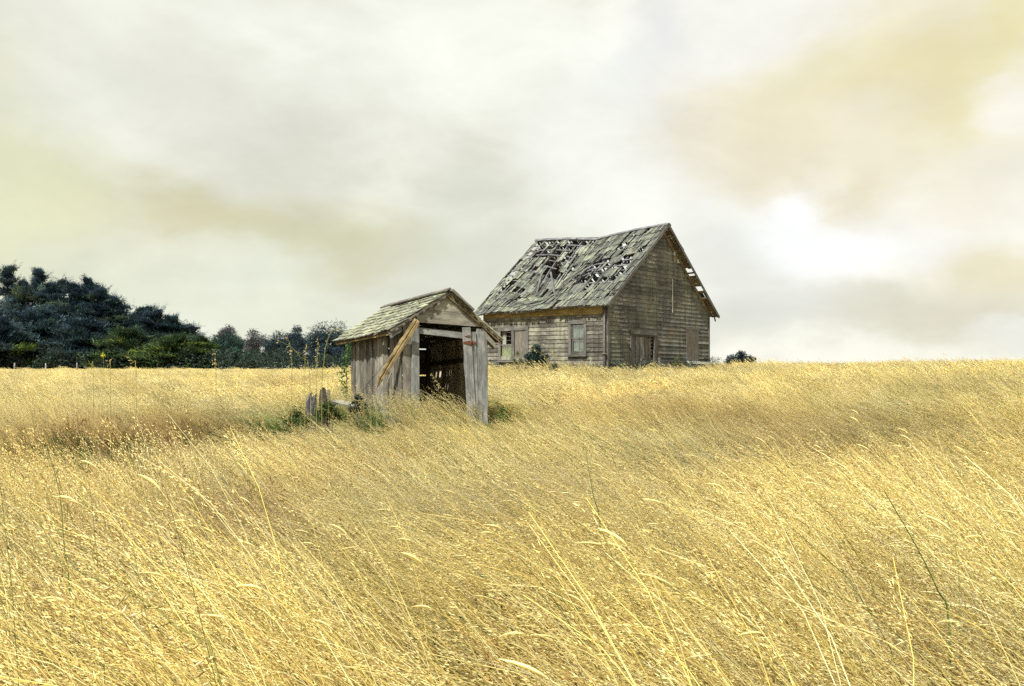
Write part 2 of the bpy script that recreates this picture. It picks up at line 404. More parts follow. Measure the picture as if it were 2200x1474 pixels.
def siding(wall_name, origin, d, nrm, length, toprow, openings, mat, tilt=0.0, pitch=.178, seams=(), gable=False):
    """lap boards, one object each, on a lining sheet"""
    if gable:
        pl = [(0, GB), (length, GB), (length, topline(length)), (length/2, topline(length/2)), (0, topline(0))]
    else: pl = [(0, GB), (length, GB), (length, toprow+tilt*length), (0, toprow)]
    # lining made as a frame of posts so the openings stay open
    V_, Fc = [], []
    def addbox(u0, u1, z0, z1, t0, t1):
        b0 = len(V_)
        for t_ in (t0, t1):
            for (u, z) in ((u0, z0), (u1, z0), (u1, z1), (u0, z1)):
                V_.append(origin+d*u+UP*z-nrm*t_ - WM[house].translation)
        for f in BOXF: Fc.append(tuple(b0+i for i in f))
    step = .55; u = 0.0
    cuts = sorted(set([0, length] + [round(x, 3) for o in openings for x in (o[0], o[1])] + [round(x, 3) for x in np.arange(step, length, step)]))
    for a, b_ in zip(cuts[:-1], cuts[1:]):
        if b_-a < .01: continue
        mid = (a+b_)/2
        tz = min(topline(a), topline(b_)) if gable else toprow+tilt*mid
        spans = [(GB, tz)]
        for o in openings:
            if o[0]-.01 <= a and b_ <= o[1]+.01:
                ns = []
                for s0, s1 in spans:
                    if o[2] > s0: ns.append((s0, min(o[2], s1)))
                    if o[3] < s1: ns.append((max(o[3], s0), s1))
                spans = ns
        for s0, s1 in spans:
            if s1-s0 > .02: addbox(a, b_, s0, s1, .022, .05)
    wallo = link(wall_name, mesh(wall_name, V_, Fc, M['dark']), Matrix.Translation(WM[house].translation), house)
    z = GB; row = 0
    while True:
        zt = z+pitch*random.uniform(.97, 1.03)
        zmid = (z+zt)/2
        if gable:
            hmax = topline(WG/2)
            if z > hmax-.05: break
            def ulim(zz):
                if zz <= topline(0): return (0, length)
                w_ = (hmax-zz)/(hmax-topline(0))*length/2
                return (length/2-w_, length/2+w_)
            lb, lt = ulim(z), ulim(min(zt, hmax-.01))
        else:
            if z > toprow-.03: break
            zt = min(zt, toprow)
            lb = lt = (0, length)
        ivs = [(lb[0], lb[1])]
        for o in openings:
            if o[2] < zmid < o[3]:
                ns = []
                for a, b_ in ivs:
                    if o[0] > a: ns.append((a, min(o[0], b_)))
                    if o[1] < b_: ns.append((max(o[1], a), b_))
                ivs = [i for i in ns if i[1]-i[0] > .03]
        for a, b_ in ivs:
            cs = [a, b_]
            for s_ in seams:
                if a+.3 < s_ < b_-.3 and random.random() < .45: cs.append(s_)
            if b_-a > 3 and random.random() < .8:
                s_ = random.uniform(a+.8, b_-.8)
                if all(abs(s_-q_) > .5 for q_ in cs): cs.append(s_)
            cs.sort()
            for i in range(len(cs)-1):
                u0, u1 = cs[i]+.0015*(i > 0), cs[i+1]-.0015*(i < len(cs)-2)
                u0t = lt[0] if (gable and abs(u0-lb[0]) < 1e-6) else u0
                u1t = lt[1] if (gable and abs(u1-lb[1]) < 1e-6) else u1
                if u1t-u0t < .02: u1t = u0t+.02
                dz = random.uniform(-.004, .004); lift = random.uniform(0, .006) + (.02 if random.random() < .03 else 0)
                sg = random.uniform(-.006, .006)
                o_ = origin+d*u0+UP*(z+tilt*u0+dz)
                loc = lambda u, zz, t_: (u-u0, (zz-z)+tilt*(u-u0)+(sg if u > u0+.1 else 0), t_)
                vs = [loc(u0, z-.012, 0.0), loc(u1, z-.012, 0.0), loc(u1t, zt, 0.0), loc(u0t, zt, 0.0),
                      loc(u0, z-.012, .034+lift), loc(u1, z-.012, .034+lift), loc(u1t, zt, .007), loc(u0t, zt, .007)]
                xax = d; zax = nrm; yax = UP
                m_ = frame(o_, xax, yax, zax)
                if xax.cross(yax).dot(zax) < 0:
                    fcs = [tuple(reversed(f)) for f in BOXF]
                else: fcs = BOXF
                link('board', mesh('board', vs, fcs, mat), m_, wallo)
        z = zt; row += 1
    return wallo

def rect(uvf, x0, x1, y0, y1):
    a = uvf(x0, (y0+y1)/2); xm = (x0+x1)/2
    u0, u1 = uvf(x0, 0)[0], uvf(x1, 0)[0]
    return [min(u0, u1), max(u0, u1), uvf(xm, y1)[1], uvf(xm, y0)[1]]
OW1 = rect(side_uv, 1077, 1131.5, 710, 772)     # double window, half boarded
OW2 = rect(side_uv, 1228, 1255.5, 696, 760)     # sash window with curtains
OD = rect(gable_uv, 1357, 1403.5, 718, 815); OD[2] = GB
OW3 = rect(gable_uv, 1474, 1498, 711, 774)
side_wall = siding('side_wall', C0, DS, NS, LS, TOPZ-.18, [OW1, OW2], M['siding'], tilt=.012, seams=(1.3, 3.1, 4.4))
gable_wall = siding('gable_wall', C0, DG, NG, WG, None, [OD, OW3], M['gable'], seams=(2.2, 3.9, 6.1), gable=True)
# the two walls turned away from the camera
for nm, org, d, nr, ln, gb in (('rear_wall', C0+DG*WG, DS, DG, LS, False), ('rear_gable_wall', C0+DS*LS, DG, DS, WG, True)):
    V_, Fc = [], []
    n_ = int(ln/.18)
    nrows = 36
    for r in range(nrows):
        z0 = GB+r*.19; z1 = z0+.185
        if gb:
            if z1 > topline(WG/2): break
            w_ = ln/2 if z1 <= topline(0) else (topline(WG/2)-z1)/(topline(WG/2)-topline(0))*ln/2
            a, b_ = ln/2-w_, ln/2+w_
        else:
            if z1 > TOPZ-.1: break
            a, b_ = 0, ln
        if b_-a < .1: break
        b0 = len(V_)
        for t_ in (0, .025):
            for (u, z) in ((a, z0), (b_, z0), (b_, z1), (a, z1)):
                V_.append(org+d*u+UP*z+nr*t_-WM[house].translation)
        for f in BOXF: Fc.append(tuple(b0+i for i in f))
    tag(link(nm, mesh(nm, V_, Fc, M['inner']), Matrix.Translation(WM[house].translation), house), kind='stuff')
# floor boards inside so nothing glows through
board('floor', C0+DG*.1+DS*3.36+UP*.25, C0+DG*8.5+DS*3.36+UP*.25, 6.4, .05, UP, M['inner'], house)

def P_side(u, z, t_=0): return C0+DS*u+UP*z+NS*t_
def P_gab(u, z, t_=0): return C0+DG*u+UP*z+NG*t_
# corner boards
board('corner_board', P_side(.07, GB, .045), P_side(.07, TOPZ-.2, .045), .14, .03, NS, M['trim'], house)
board('corner_board', P_gab(.06, GB, .045), P_gab(.06, TOPZ-.25, .045), .12, .03, NG, M['pale'] if False else M['trim'], house)
board('corner_board', P_side(LS-.06, GB, .045), P_side(LS-.06, TOPZ-.2, .045), .12, .03, NS, M['trim'], house)
board('corner_board', P_gab(WG-.06, GB, .045), P_gab(WG-.06, TOPZ-.25, .045), .12, .03, NG, M['trim'], house)
# ochre frieze board under the eave
board('frieze_board', P_side(.15, TOPZ-.47, .06), P_side(LS-.1, TOPZ-.40, .06), .36, .03, NS, M['eave'], house, segs=8, rag=.006)
# downpipe on the corner
tube('downpipe', [P_side(.02, GB, .13), P_side(.02, 1.0, .13), P_side(.02, TOPZ-.25, .13)], [.045, .045, .035], M['pipe'], house, 8)
tube('pipe_collar', [P_side(.02, 1.0, .13), P_side(.02, 1.07, .13)], [.09, .09], M['pipe'], house, 8)

def window(name, uvP, O, nrm, d, trimw=.13, kind='sash'):
    cx, cz = (O[0]+O[1])/2, (O[2]+O[3])/2
    w_, h_ = O[1]-O[0], O[3]-O[2]
    wn = board(name, uvP(O[0]-trimw, O[3]+.08, .05), uvP(O[1]+trimw, O[3]+.08, .05), .17, .04, nrm, M['trim'], house, segs=3, rag=.006)
    board('frame', uvP(O[0]-trimw/2, O[2]-.05, .045), uvP(O[0]-trimw/2, O[3]-.006, .045), trimw, .035, nrm, M['trim'], wn, segs=3, rag=.004)
    board('frame', uvP(O[1]+trimw/2, O[2]-.05, .045), uvP(O[1]+trimw/2, O[3]-.006, .045), trimw, .035, nrm, M['trim'], wn, segs=3, rag=.004)
    board('sill', uvP(O[0]-trimw-.04, O[2]-.09, .07), uvP(O[1]+trimw+.04, O[2]-.09, .07), .06, .14, nrm, M['trim'], wn)
    return wn
# left window: open sash half with curtain, boarded half
w1_ = window('window', P_side, OW1, NS, DS)
um = side_uv(1103, 740)[0]
uL, uR = OW1[1], OW1[0]          # u grows to the left in the picture
board('mullion', P_side(um, OW1[2], .03), P_side(um, OW1[3], .03), .15, .05, NS, M['trim'], w1_)
ub = side_uv(1107, 740)[0]
nb = 3
for i in range(nb):
    a = uR+(ub-uR)*(i+.5)/nb
    board('plank', P_side(a, OW1[2], .02), P_side(a, OW1[3], .02), (ub-uR)/nb-.006, .025, NS, M['ply'], w1_, segs=4, rag=.003)
ua = side_uv(1099, 740)[0]
zm = side_uv(1088, 741)[1]
board('sash_rail', P_side(ua, zm, -.01), P_side(uL, zm, -.01), .05, .04, NS, M['trim'], w1_)
def drape(name, P_, u0, u1, z0, z1, depth, mat, parent, folds=5, amp=.03):
    n_ = 24; V_, Fc = [], []
    o = P_(u0, z0, -depth)
    for i in range(n_+1):
        u = u0+(u1-u0)*i/n_
        t_ = -depth+amp*math.sin(folds*2*math.pi*i/n_+.5)+amp*.4*math.sin(folds*4.7*math.pi*i/n_)
        for z in (z0, z1): V_.append(P_(u, z, t_)-o)
        for z in (z0, z1): V_.append(P_(u, z, t_-.004)-o)
    for i in range(n_):
        a = i*4
        Fc += [(a, a+4, a+5, a+1), (a+2, a+3, a+7, a+6)]
    return link(name, mesh(name, V_, Fc, mat, True), Matrix.Translation(o), parent)
drape('curtain', P_side, ua, uL, OW1[2]+.02, zm-.03, .07, M['curtain2'], w1_, 4)
drape('curtain', P_side, uL-.22, uL, zm+.03, OW1[3], .10, M['curtain'], w1_, 2)
board('pane', P_side(ua+.02, (OW1[2]+zm)/2, -.01), P_side(uL-.02, (OW1[2]+zm)/2, -.01), zm-OW1[2]-.06, .006, NS, M['glass'], w1_)
# sash window
w2_ = window('window', P_side, OW2, NS, DS)
zr = side_uv(1242, 729)[1]
for (z0, z1, dd) in ((zr+.02, OW2[3], .0), (OW2[2], zr-.02, -.035)):
    for z in (z0+.02, z1-.02): board('sash_rail', P_side(OW2[0], z, dd-.01), P_side(OW2[1], z, dd-.01), .05, .03, NS, M['trim'], w2_)
    for u in (OW2[0]+.02, OW2[1]-.02): board('sash_stile', P_side(u, z0+.047, dd-.01), P_side(u, z1-.047, dd-.01), .045, .03, NS, M['trim'], w2_)
    board('pane', P_side(OW2[0]+.045, (z0+z1)/2, dd-.012), P_side(OW2[1]-.045, (z0+z1)/2, dd-.012), z1-z0-.09, .005, NS, M['glass'], w2_)
drape('curtain', P_side, OW2[0]+.02, OW2[0]+(OW2[1]-OW2[0])*.46, OW2[2]+.02, OW2[3]-.1, .10, M['curtain'], w2_, 3, .035)
drape('curtain', P_side, OW2[0]+(OW2[1]-OW2[0])*.52, OW2[1]-.02, OW2[2]+.02, OW2[3]-.1, .10, M['curtain'], w2_, 3, .035)
# boarded gable window
w3_ = board('window', P_gab(OW3[0]-.06, OW3[3]+.10, .04), P_gab(OW3[1]+.1, OW3[3]+.10, .04), .14, .03, NG, M['trim'], house, segs=4, rag=.02)
prism('panel', [P_gab(OW3[0]-.02, OW3[2], .05), P_gab(OW3[1]+.04, OW3[2], .05), P_gab(OW3[1]+.04, OW3[3]+.03, .05), P_gab(OW3[0]-.02, OW3[3]+.03, .05)], -NG*.02, M['ply'], w3_, xax=UP, nrm=NG)
board('sill', P_gab(OW3[0]-.05, OW3[2]-.06, .08), P_gab(OW3[1]+.05, OW3[2]-.06, .08), .06, .1, NG, M['pale'], w3_)
# door
dj = board('door_frame', P_gab(OD[0]-.17, OD[3]+.07, .06), P_gab(OD[1]+.17, OD[3]+.07, .06), .20, .05, NG, M['gold'] if False else M['trim'], house, segs=3, rag=.006)
for u in (OD[0]-.08, OD[1]+.08):
    board('jamb', P_gab(u, GB, .05), P_gab(u, OD[3]-.035, .05), .15, .04, NG, M['trim'], dj, segs=3, rag=.004)
dr = board('door', P_gab(OD[0]+.02, 1.2, -.10), P_gab(OD[1]-.38, 1.2, -.10), .14, .03, NG, M['inner'], house)
dw_ = OD[1]-OD[0]; edges = [OD[0]+dw_*q_ for q_ in (.01, .10, .21, .32, .40, .52, .63, .73, .82)]
for i in range(len(edges)-1):
    a, b_ = edges[i], edges[i+1]
    lean = .04 if i >= 4 else 0
    tz = OD[3]-random.uniform(.02, .07)-(.06 if i >= 4 else 0)
    board('plank', P_gab((a+b_)/2+.02+lean, GB, -.05-.02*(i % 2)), P_gab((a+b_)/2, tz, -.05-.02*(i % 2)), b_-a-.012, .028, NG, M['door'], dr, segs=4, rag=.005, endrag=.02)
for i in range(4):
    u = OD[1]-.04-.13*i
    board('plank', P_gab(u, GB, -.16-.03*(i % 2)), P_gab(u, OD[3]+.05, -.16-.03*(i % 2)), .125, .03, NG, M['innerwall'], dr, segs=3, rag=.004)
# small boards high on the gable
hu = lambda x, y: gable_uv(x, y)
for (x0, x1, y0, y1, mt) in ((1445.2, 1451.6, 541, 549.5, 'pale'), (1445, 1452.4, 550, 564.6, 'gold'), (1453, 1458.6, 550.5, 565, 'pale')):
    a = hu(x0, (y0+y1)/2); b_ = hu(x1, (y0+y1)/2); zt, zb = hu((x0+x1)/2, y0)[1], hu((x0+x1)/2, y1)[1]
    board('patch_board', P_gab((a[0]+b_[0])/2, zb, .05), P_gab((a[0]+b_[0])/2, zt, .05), b_[0]-a[0]-.01, .03, NG, M[mt], house, segs=2, rag=.006)
a = hu(1456.2, 554)
board('dark_hole_plate', P_gab(a[0], a[1]-.05, .068), P_gab(a[0], a[1]+.05, .068), .06, .006, NG, M['dark'], house)  # solid dark plate, painting the shade inside a hole
for (x, y) in ((1402, 644), (1415.5, 648)):
    a = hu(x, y); board('dark_hole_plate', P_gab(a[0]-.05, a[1], .03), P_gab(a[0]+.05, a[1], .03), .06, .008, NG, M['dark'], house)  # holes drawn as dark plates, their shade put into the colour
# vertical light strip on the gable
a = hu(1443, 600); b_ = hu(1443, 672)
board('wall_batten', P_gab(a[0], b_[1], .045), P_gab(a[0], a[1], .045), .045, .02, NG, M['pale'], house, segs=5, rag=.006)
a = hu(1412, 787)
board('post_stub', P_gab(a[0], GB, .14), P_gab(a[0], .95, .12), .12, .1, NG, M['trim'], house, segs=2, rag=.01)

# ---- roof
RSL = LS+2*GO                        # ridge length with both overhangs
def ridge_sag(v):                    # v: distance from the near gable along DS
    x = (v+GO)/RSL
    return -.25*max(0, min(x/.50, (1-x)/.50))**1.25
def roof_pt(side, a, v, lift=0.0):
    """side 0 west (in view) 1 east; a 0 at eave edge 1 at ridge; v along DS from the near gable wall"""
    half = WG/2+EO
    hdist = half*(1-a)
    ez = RZ-half*.822
    z = ez+(RZ-ez)*a
    z += ridge_sag(v)*max(a, 0)**.7
    if side == 0:
        z -= .62*math.exp(-(((v-4.35)/1.05)**2+((a-.36)/.24)**2))
        z -= .30*math.exp(-(((v-3.6)/.9)**2+((a-.66)/.25)**2))
        z -= .12*math.exp(-(((v-6.9)/.8)**2+((a-.0)/.25)**2))
        z += .07*math.exp(-(((v-2.0)/1.0)**2+((a-.3)/.3)**2))
    else: z -= .15*math.exp(-(((v-3.4)/1.6)**2+((a-.5)/.3)**2))
    u = (WG/2-hdist) if side == 0 else (WG/2+hdist)
    p = C0+DG*u+DS*v+UP*z
    if lift:
        nn = Vector(((-DG.x if side == 0 else DG.x)*.634, (-DG.y if side == 0 else DG.y)*.634, .773))
        p = p+nn*lift
    return p
def proj(p): return (1100+p.x/p.y*F, HZ-p.z/p.y*F)
# rafters: the roof part itself
V_, Fc = [], []
o0 = WM[house].translation
def strip_box(P0, P1, w_, h_, nn, Vl, Fl, org):
    x = (P1-P0).normalized(); z = (nn-x*nn.dot(x)).normalized(); y = z.cross(x)
    b0 = len(Vl)
    for zz in (-h_/2, h_/2):
        for (pp, yy) in ((P0, -w_/2), (P1, -w_/2), (P1, w_/2), (P0, w_/2)):
            Vl.append(pp+y*yy+z*zz-org)
    for f in BOXF: Fl.append(tuple(b0+i for i in f))
for side in (0, 1):
    nn = (NS if side == 0 else DG)*.63+UP*.77
    for v in np.arange(.05, LS, .61):
        for i in range(5):
            strip_box(roof_pt(side, .02+i*.19, v, -.13), roof_pt(side, .02+(i+1)*.19, v, -.13), .05, .12, nn, V_, Fc, o0)
roof = link('roof', mesh('roof', V_, Fc, M['batten']), Matrix.Translation(o0), house)
# ceiling joists and a fallen board or two
for v in (1.2, 2.6, 4.2, 5.6):
    board('joist', P_side(v, 3.1, -.1), P_side(v, 3.1, -WG+.1), .14, .05, UP, M['batten'], roof)
board('rafter', P_side(4.4, 2.6, -.7), P_side(3.9, 5.2, -2.9), .1, .05, NS, M['batten'], roof)
board('rafter', P_side(4.9, 2.3, -.9), P_side(4.7, 4.6, -1.6), .1, .05, NS, M['trim'], roof)
board('rafter', P_side(3.5, 3.4, -1.2), P_side(4.6, 4.9, -2.2), .08, .04, NS, M['batten'], roof)
NB = 15
for side in (0, 1):
    nn = (NS if side == 0 else DG)*.63+UP*.77
    for i in range(NB):
        a = .012+i/(NB-1)*.975
        if side == 0 and i in (5,): continue
        Vb, Fb = [], []
        org = roof_pt(side, a, -GO)
        n_ = 9; w_ = .075*random.uniform(.8, 1.25)
        gaps = set()
        if side == 0 and 3 <= i <= 9: gaps = {5} if i % 2 else {5, 6}
        for k_ in range(n_):
            if k_ in gaps: continue
            v0, v1 = -GO+.03+(RSL-.06)*k_/n_, -GO+.03+(RSL-.06)*(k_+1)/n_
            strip_box(roof_pt(side, a, v0, -.045), roof_pt(side, a, v1+.004, -.045), w_, .025, nn, Vb, Fb, org)
        link('batten', mesh('batten', Vb, Fb, M['batten']), Matrix.Translation(org), roof)
for a_ in (.028,):  # extra board under the shakes, added to keep sun spots off the eave
    Vb, Fb = [], []; org = roof_pt(0, a_, -GO)
    for k_ in range(9):
        v0, v1 = -GO+.03+(RSL-.06)*k_/9, -GO+.03+(RSL-.06)*(k_+1)/9
        strip_box(roof_pt(0, a_, v0, -.07), roof_pt(0, a_, v1+.004, -.07), .34, .02, NS*.63+UP*.77, Vb, Fb, org)
    link('sun_block_board', mesh('sun_block_board', Vb, Fb, M['gold']), Matrix.Translation(org), roof)
# shakes
HOLES = [(1225, 565, 14, 26, .7), (1270, 595, 20, 12, .75), (1325, 605, 10, 10, .6), (1335, 575, 16, 9, .6), (1105, 610, 9, 12, .5), (1168, 560, 8, 14, .6), (1210, 590, 12, 16, .7),
         (1190, 575, 19, 40, 1.0), (1207, 548, 14, 26, .9), (1180, 540, 10, 18, .8), (1228, 545, 11, 30, .85), (1245, 519, 30, 5.5, .85), (1185, 521, 14, 5, .8),
         (1160, 612, 8, 8, .55), (1120, 640, 12, 5, .5), (1098, 588, 8, 18, .75), (1078, 615, 9, 12, .7), (1115, 565, 8, 12, .7), (1133, 603, 7, 9, .5),
         (1255, 628, 26, 5, .85), (1215, 622, 14, 4, .7), (1240, 604, 14, 8, .9), (1283, 580, 17, 15, .85), (1310, 568, 14, 14, .75), (1262, 612, 12, 8, .6), (1300, 603, 13, 9, .75), (1330, 590, 11, 8, .6),
         (1350, 560, 9, 10, .65), (1343, 533, 6, 14, .6), (1370, 545, 6, 6, .6), (1318, 628, 9, 7, .65), (1302, 636, 9, 6, .6), (1297, 512, 12, 5, .4), (1357, 505, 9, 4, .5),
         (1140, 548, 7, 14, .6), (1160, 533, 10, 12, .55), (1150, 575, 8, 10, .45)]
HOLES += [(1085+random.random()*300, 530+random.random()*105, random.uniform(5, 9), random.uniform(7, 13), random.uniform(.6, .95)) for _ in range(26)]
def shake_variants(nm, w_, l_, t_, mat, k_=7, split=.012):
    out = []
    for i in range(k_):
        x0 = random.uniform(-split, split)*.6; vs = []
        nseg = 3
        for j in range(nseg+1):
            s = l_*j/nseg; th = t_*(1-.55*j/nseg); wj = w_*(1+random.uniform(-.05, .05)); e = random.uniform(-split, split) if j in (0,) else 0
            e2 = random.uniform(-split, split)*1.6 if j in (0,) else 0
            tw = random.uniform(-1, 1)*.004
            vs += [(s+e, -wj/2, 0), (s+e2, wj/2, tw), (s+e2, wj/2, th+tw), (s+e, -wj/2, th)]
        fc = [(0, 3, 2, 1), (nseg*4, nseg*4+1, nseg*4+2, nseg*4+3)]
        for j in range(nseg):
            a = j*4
            for q_ in range(4):
                b_ = (q_+1) % 4; fc.append((a+q_, a+b_, a+4+b_, a+4+q_))
        out.append(mesh(nm, vs, fc, mat))
    return out
NC = 11
SV = shake_variants('shingle', 1.0, 1.0, 1.0, M['shake'], 8, .03)
# (unit meshes: stretched to each shake's own size when placed)
stuffV, stuffF = [], []
cands = []
for side in (0, 1):
    for c_ in range(NC):
        v = -GO+random.uniform(0, .05)
        a0 = c_/NC-.015
        while v < LS+GO-.04:
            w_ = random.uniform(.055, .12)
            if v+w_ > LS+GO: w_ = LS+GO-v
            vm = v+w_/2
            ac = a0+.5/NC
            x_, y_ = proj(roof_pt(side, ac, vm))
            keep = True
            if side == 0:
                for (hx, hy, rx, ry, pr) in HOLES:
                    if ((x_-hx)/rx)**2+((y_-hy)/ry)**2 < 1 and random.random() < pr: keep = False
                if random.random() < .11: keep = False
            else:
                pr = .16+.3*math.exp(-(((vm-3.2)/1.9)**2+((ac-.55)/.3)**2))
                if vm < .1: pr = 1.0 if any(lo < ac < hi for lo, hi in ((.48, .56), (.30, .37), (.215, .275))) else 0
                if random.random() < pr: keep = False
            if keep: cands.append((side, c_, a0, vm, w_))
            v += w_+random.uniform(.004, .014)
def place_shake(side, c_, a0, vm, w_):
    up = 1/NC*1.18
    over = random.uniform(-.012, .02)
    p0 = roof_pt(side, max(a0-over, -.02), vm, .012+.028)
    p1 = roof_pt(side, min(a0+up, 1.0), vm, .012)
    x = (p1-p0); L = x.length; x = x/L
    x = (x+DS*random.gauss(0, .025)).normalized()
    q0 = roof_pt(side, max(a0, 0), vm-.1); q1 = roof_pt(side, max(a0, 0), vm+.1)
    yt = (q1-q0).normalized()
    if side == 0: yt = -yt
    z = x.cross(yt).normalized()
    if z.z < 0: z = -z
    y = z.cross(x)
    if random.random() < .06: p0 = p0+z*.03
    return p0, x, y, z, L*random.uniform(.93, 1.03), w_-.004, random.uniform(.016, .03)
ranked = sorted([c for c in cands if c[0] == 0], key=lambda c: roof_pt(0, c[2], c[3]).y - 2.0*(c[2]))
indiv = set(id(c) for c in ranked[:296])
for c in cands:
    p0, x, y, z, L, w_, th = place_shake(*c)
    if id(c) in indiv:
        o = link('shingle', random.choice(SV), frame(p0, x*L, y*w_, z*th), roof)
    else:
        vm_ = random.choice(SV); b0 = len(stuffV)
        m_ = frame(p0, x*L, y*w_, z*th)
        stuffV += [m_ @ vv.co - o0 for vv in vm_.vertices]
        stuffF += [tuple(b0+i for i in f.vertices) for f in vm_.polygons]
# the unit-size shakes need their own wood scale
SH2 = wood('shake_wood_unit', (.026, .029, .029), (.078, .084, .078), (.13, .138, .118), lichen=(.23, .25, .175), lich=(.45, .66), board_var=1.0, patch=(.17, .155, .12), grain=.10)
for m_ in SV: m_.materials[0] = SH2
ml = wood('shake_wood_mass', (.026, .029, .029), (.078, .084, .078), (.13, .138, .118), lichen=(.23, .25, .175), lich=(.45, .66), board_var=.0, patch=(.15, .135, .105), grain=.3)
nn_ = NT(ml.node_tree); bb = ml.node_tree.nodes['Principled BSDF']
gi = nn_.new('ShaderNodeNewGeometry'); old = bb.inputs['Base Color'].links[0].from_socket
nn_.put(bb.inputs['Base Color'], nn_.mix(1.0, old, nn_.vmath('MULTIPLY', (1, 1, 1), nn_.math('MULTIPLY_ADD', gi.outputs['Random Per Island'], 1.0, .5)), 'MULTIPLY'))
tag(link('shingles', mesh('shingles', stuffV, stuffF, ml), Matrix.Translation(o0), roof), kind='stuff')
# ridge cap, following the sag
for side in (0, 1):
    Vb, Fb = [], []; org = roof_pt(side, 1, 0)
    nn = (NS if side == 0 else DG)*.63+UP*.77
    for k_ in range(12):
        v0, v1 = -GO-.03+(RSL+.06)*k_/12, -GO-.03+(RSL+.06)*(k_+1)/12
        if k_ == 7: v1 -= .05
        strip_box(roof_pt(side, .985, v0, .055), roof_pt(side, .985, v1+.003, .055+.006*(k_ % 3)), .16, .025, nn, Vb, Fb, org)
    link('ridge_board', mesh('ridge_board', Vb, Fb, M['batten']), Matrix.Translation(org), roof)
# rake boards on both gable edges
for side in (0, 1):
    nn = (NS if side == 0 else DG)*.63+UP*.77
    for v, mt in ((-GO+.0, 'trim'), (LS+GO, 'trim')):
        n_ = 6
        for k_ in range(n_):
            a0, a1 = -.01+k_*1.01/n_, -.01+(k_+1)*1.01/n_
            board('rake_board', roof_pt(side, a0, v, -.04), roof_pt(side, min(a1, 1.0), v, -.04), .13, .03, NG, M[mt], roof)
    # board on the wall under the rake
    mt = 'gold' if side == 1 else 'trim'
    for k_ in range(3):
        a0, a1 = .085+k_*.30, .085+(k_+1)*.30
        board('rake_trim', roof_pt(side, a0, -.05, -.19), roof_pt(side, min(a1, .985), -.05, -.19), .15, .03, NG, M[mt], roof, rag=.004)
# soffit boards of the east overhang, with the gaps the sky shows through
a = .0
SG = [(.48, .56), (.30, .37), (.215, .275)]
while a < .97:
    a1 = a+.028
    am = (a+a1)/2
    if not any(lo < am < hi for lo, hi in SG):
        p0 = roof_pt(1, am, -GO+.03, -.075); p1 = roof_pt(1, am, -.02, -.075)
        board('soffit_board', p0, p1, .135, .02, DG*.63+UP*.77, M['gold'], roof)
    a = a1
# eave edges: fascia pieces and hanging broken battens
n_ = 8
for k_ in range(n_-1):
    v0, v1 = -GO+.02+RSL*k_/n_, -GO+.02+RSL*(k_+1)/n_
    board('fascia', roof_pt(0, .004, v0, -.06), roof_pt(0, .004, v1, -.06), .09, .03, NS, M['trim'], roof)
board('batten', roof_pt(1, .01, -GO+.2, -.1), roof_pt(1, -.03, -GO+.22, -.16), .08, .03, NG, M['batten'], roof)
board('batten', roof_pt(0, .05, LS+GO+.02, -.02), roof_pt(0, -.07, LS+GO+.10, -.12), .10, .03, DS, M['batten'], roof)

# long pale board lying by the gable wall
pb = [px(1464, 779.5, 43.0), px(1516, 780.5, 44.2)]
tb = empty('sill_timber', (pb[0]+pb[1])/2-UP*.1)
for kk, (dz, mt) in enumerate(((0, 'pale'), (-.16, 'trim'))):
    board('beam', pb[0]+UP*dz+NG*.35, pb[1]+UP*dz+NG*.35, .10, .12, NG, M[mt], tb, segs=3, rag=.01)
for uu in (.1, .5, .9):
    q_ = pb[0].lerp(pb[1], uu)+NG*.35; board('leg', Vector((q_.x, q_.y, gz(q_.x, q_.y)-.1)), q_-UP*.2, .1, .1, NG, M['trim'], tb)
tag(tb, 'long pale timber bench beam along the foot of the gable wall', 'beam')

# ================================================================== SMALL SHED
S0 = Vector((-2.159, 18.3, 0)); E1 = Vector((math.cos(math.radians(30)), math.sin(math.radians(30)), 0)); E2 = Vector((-E1.y, E1.x, 0))
SW, SL, SB = 1.915, 2.85, -1.12
def shr(u, v): return -.056*(u-.95)-.035*v
def PS(u, v, z, sh=True): return S0+E1*u+E2*v+UP*(z+(shr(u, v) if sh else 0))
def rtop(u): return 1.72-.696*abs(u-.95)          # roof surface before shear
shed = empty('tumbledown_shed', S0+E1*.95+E2*1.4+UP*-.98)
tag(shed, 'small leaning grey plank shed with an open front and curling shingle roof', 'shed')
so = WM[shed].translation
def suv(X_, v=0.0):
    t = (X_-1100)/F; o = S0+E2*v
    return (t*o.y-o.x)/(E1.x-t*E1.y)
def sz(X_, Y_, u, v): d = (S0+E1*u+E2*v).y; return (HZ-Y_)/F*d
# left wall: backing rails are the part, planks its pieces
lw = board('side_wall', PS(.05, .05, .55), PS(.05, SL-.05, .55), .09, .05, E1, M['inner'], shed)
v = .02; i = 0
while v < SL-.03:
    w_ = random.choice((.11, .15, .19, .24)); w_ = min(w_, SL-v)
    off = random.choice((0, .012, -.012, .024))
    top = rtop(-.0)-.08-random.uniform(0, .05)
    board('plank', PS(-off, v+w_/2+random.uniform(-.01, .01), SB, False), PS(-off, v+w_/2, top), w_-.008, .022, -E1, M['shed'], lw, segs=5, rag=.004, endrag=.02)
    v += w_; i += 1
# right wall
rw = board('side_wall', PS(SW-.05, .05, .5), PS(SW-.05, SL-.05, .5), .09, .05, -E1, M['inner'], shed)
v = .02
while v < SL-.03:
    w_ = min(random.uniform(.15, .24), SL-v)
    board('plank', PS(SW, v+w_/2, SB, False), PS(SW, v+w_/2, rtop(SW)-.09), w_-.008, .022, E1, M['innerwall'], rw, segs=4, rag=.004)
    v += w_
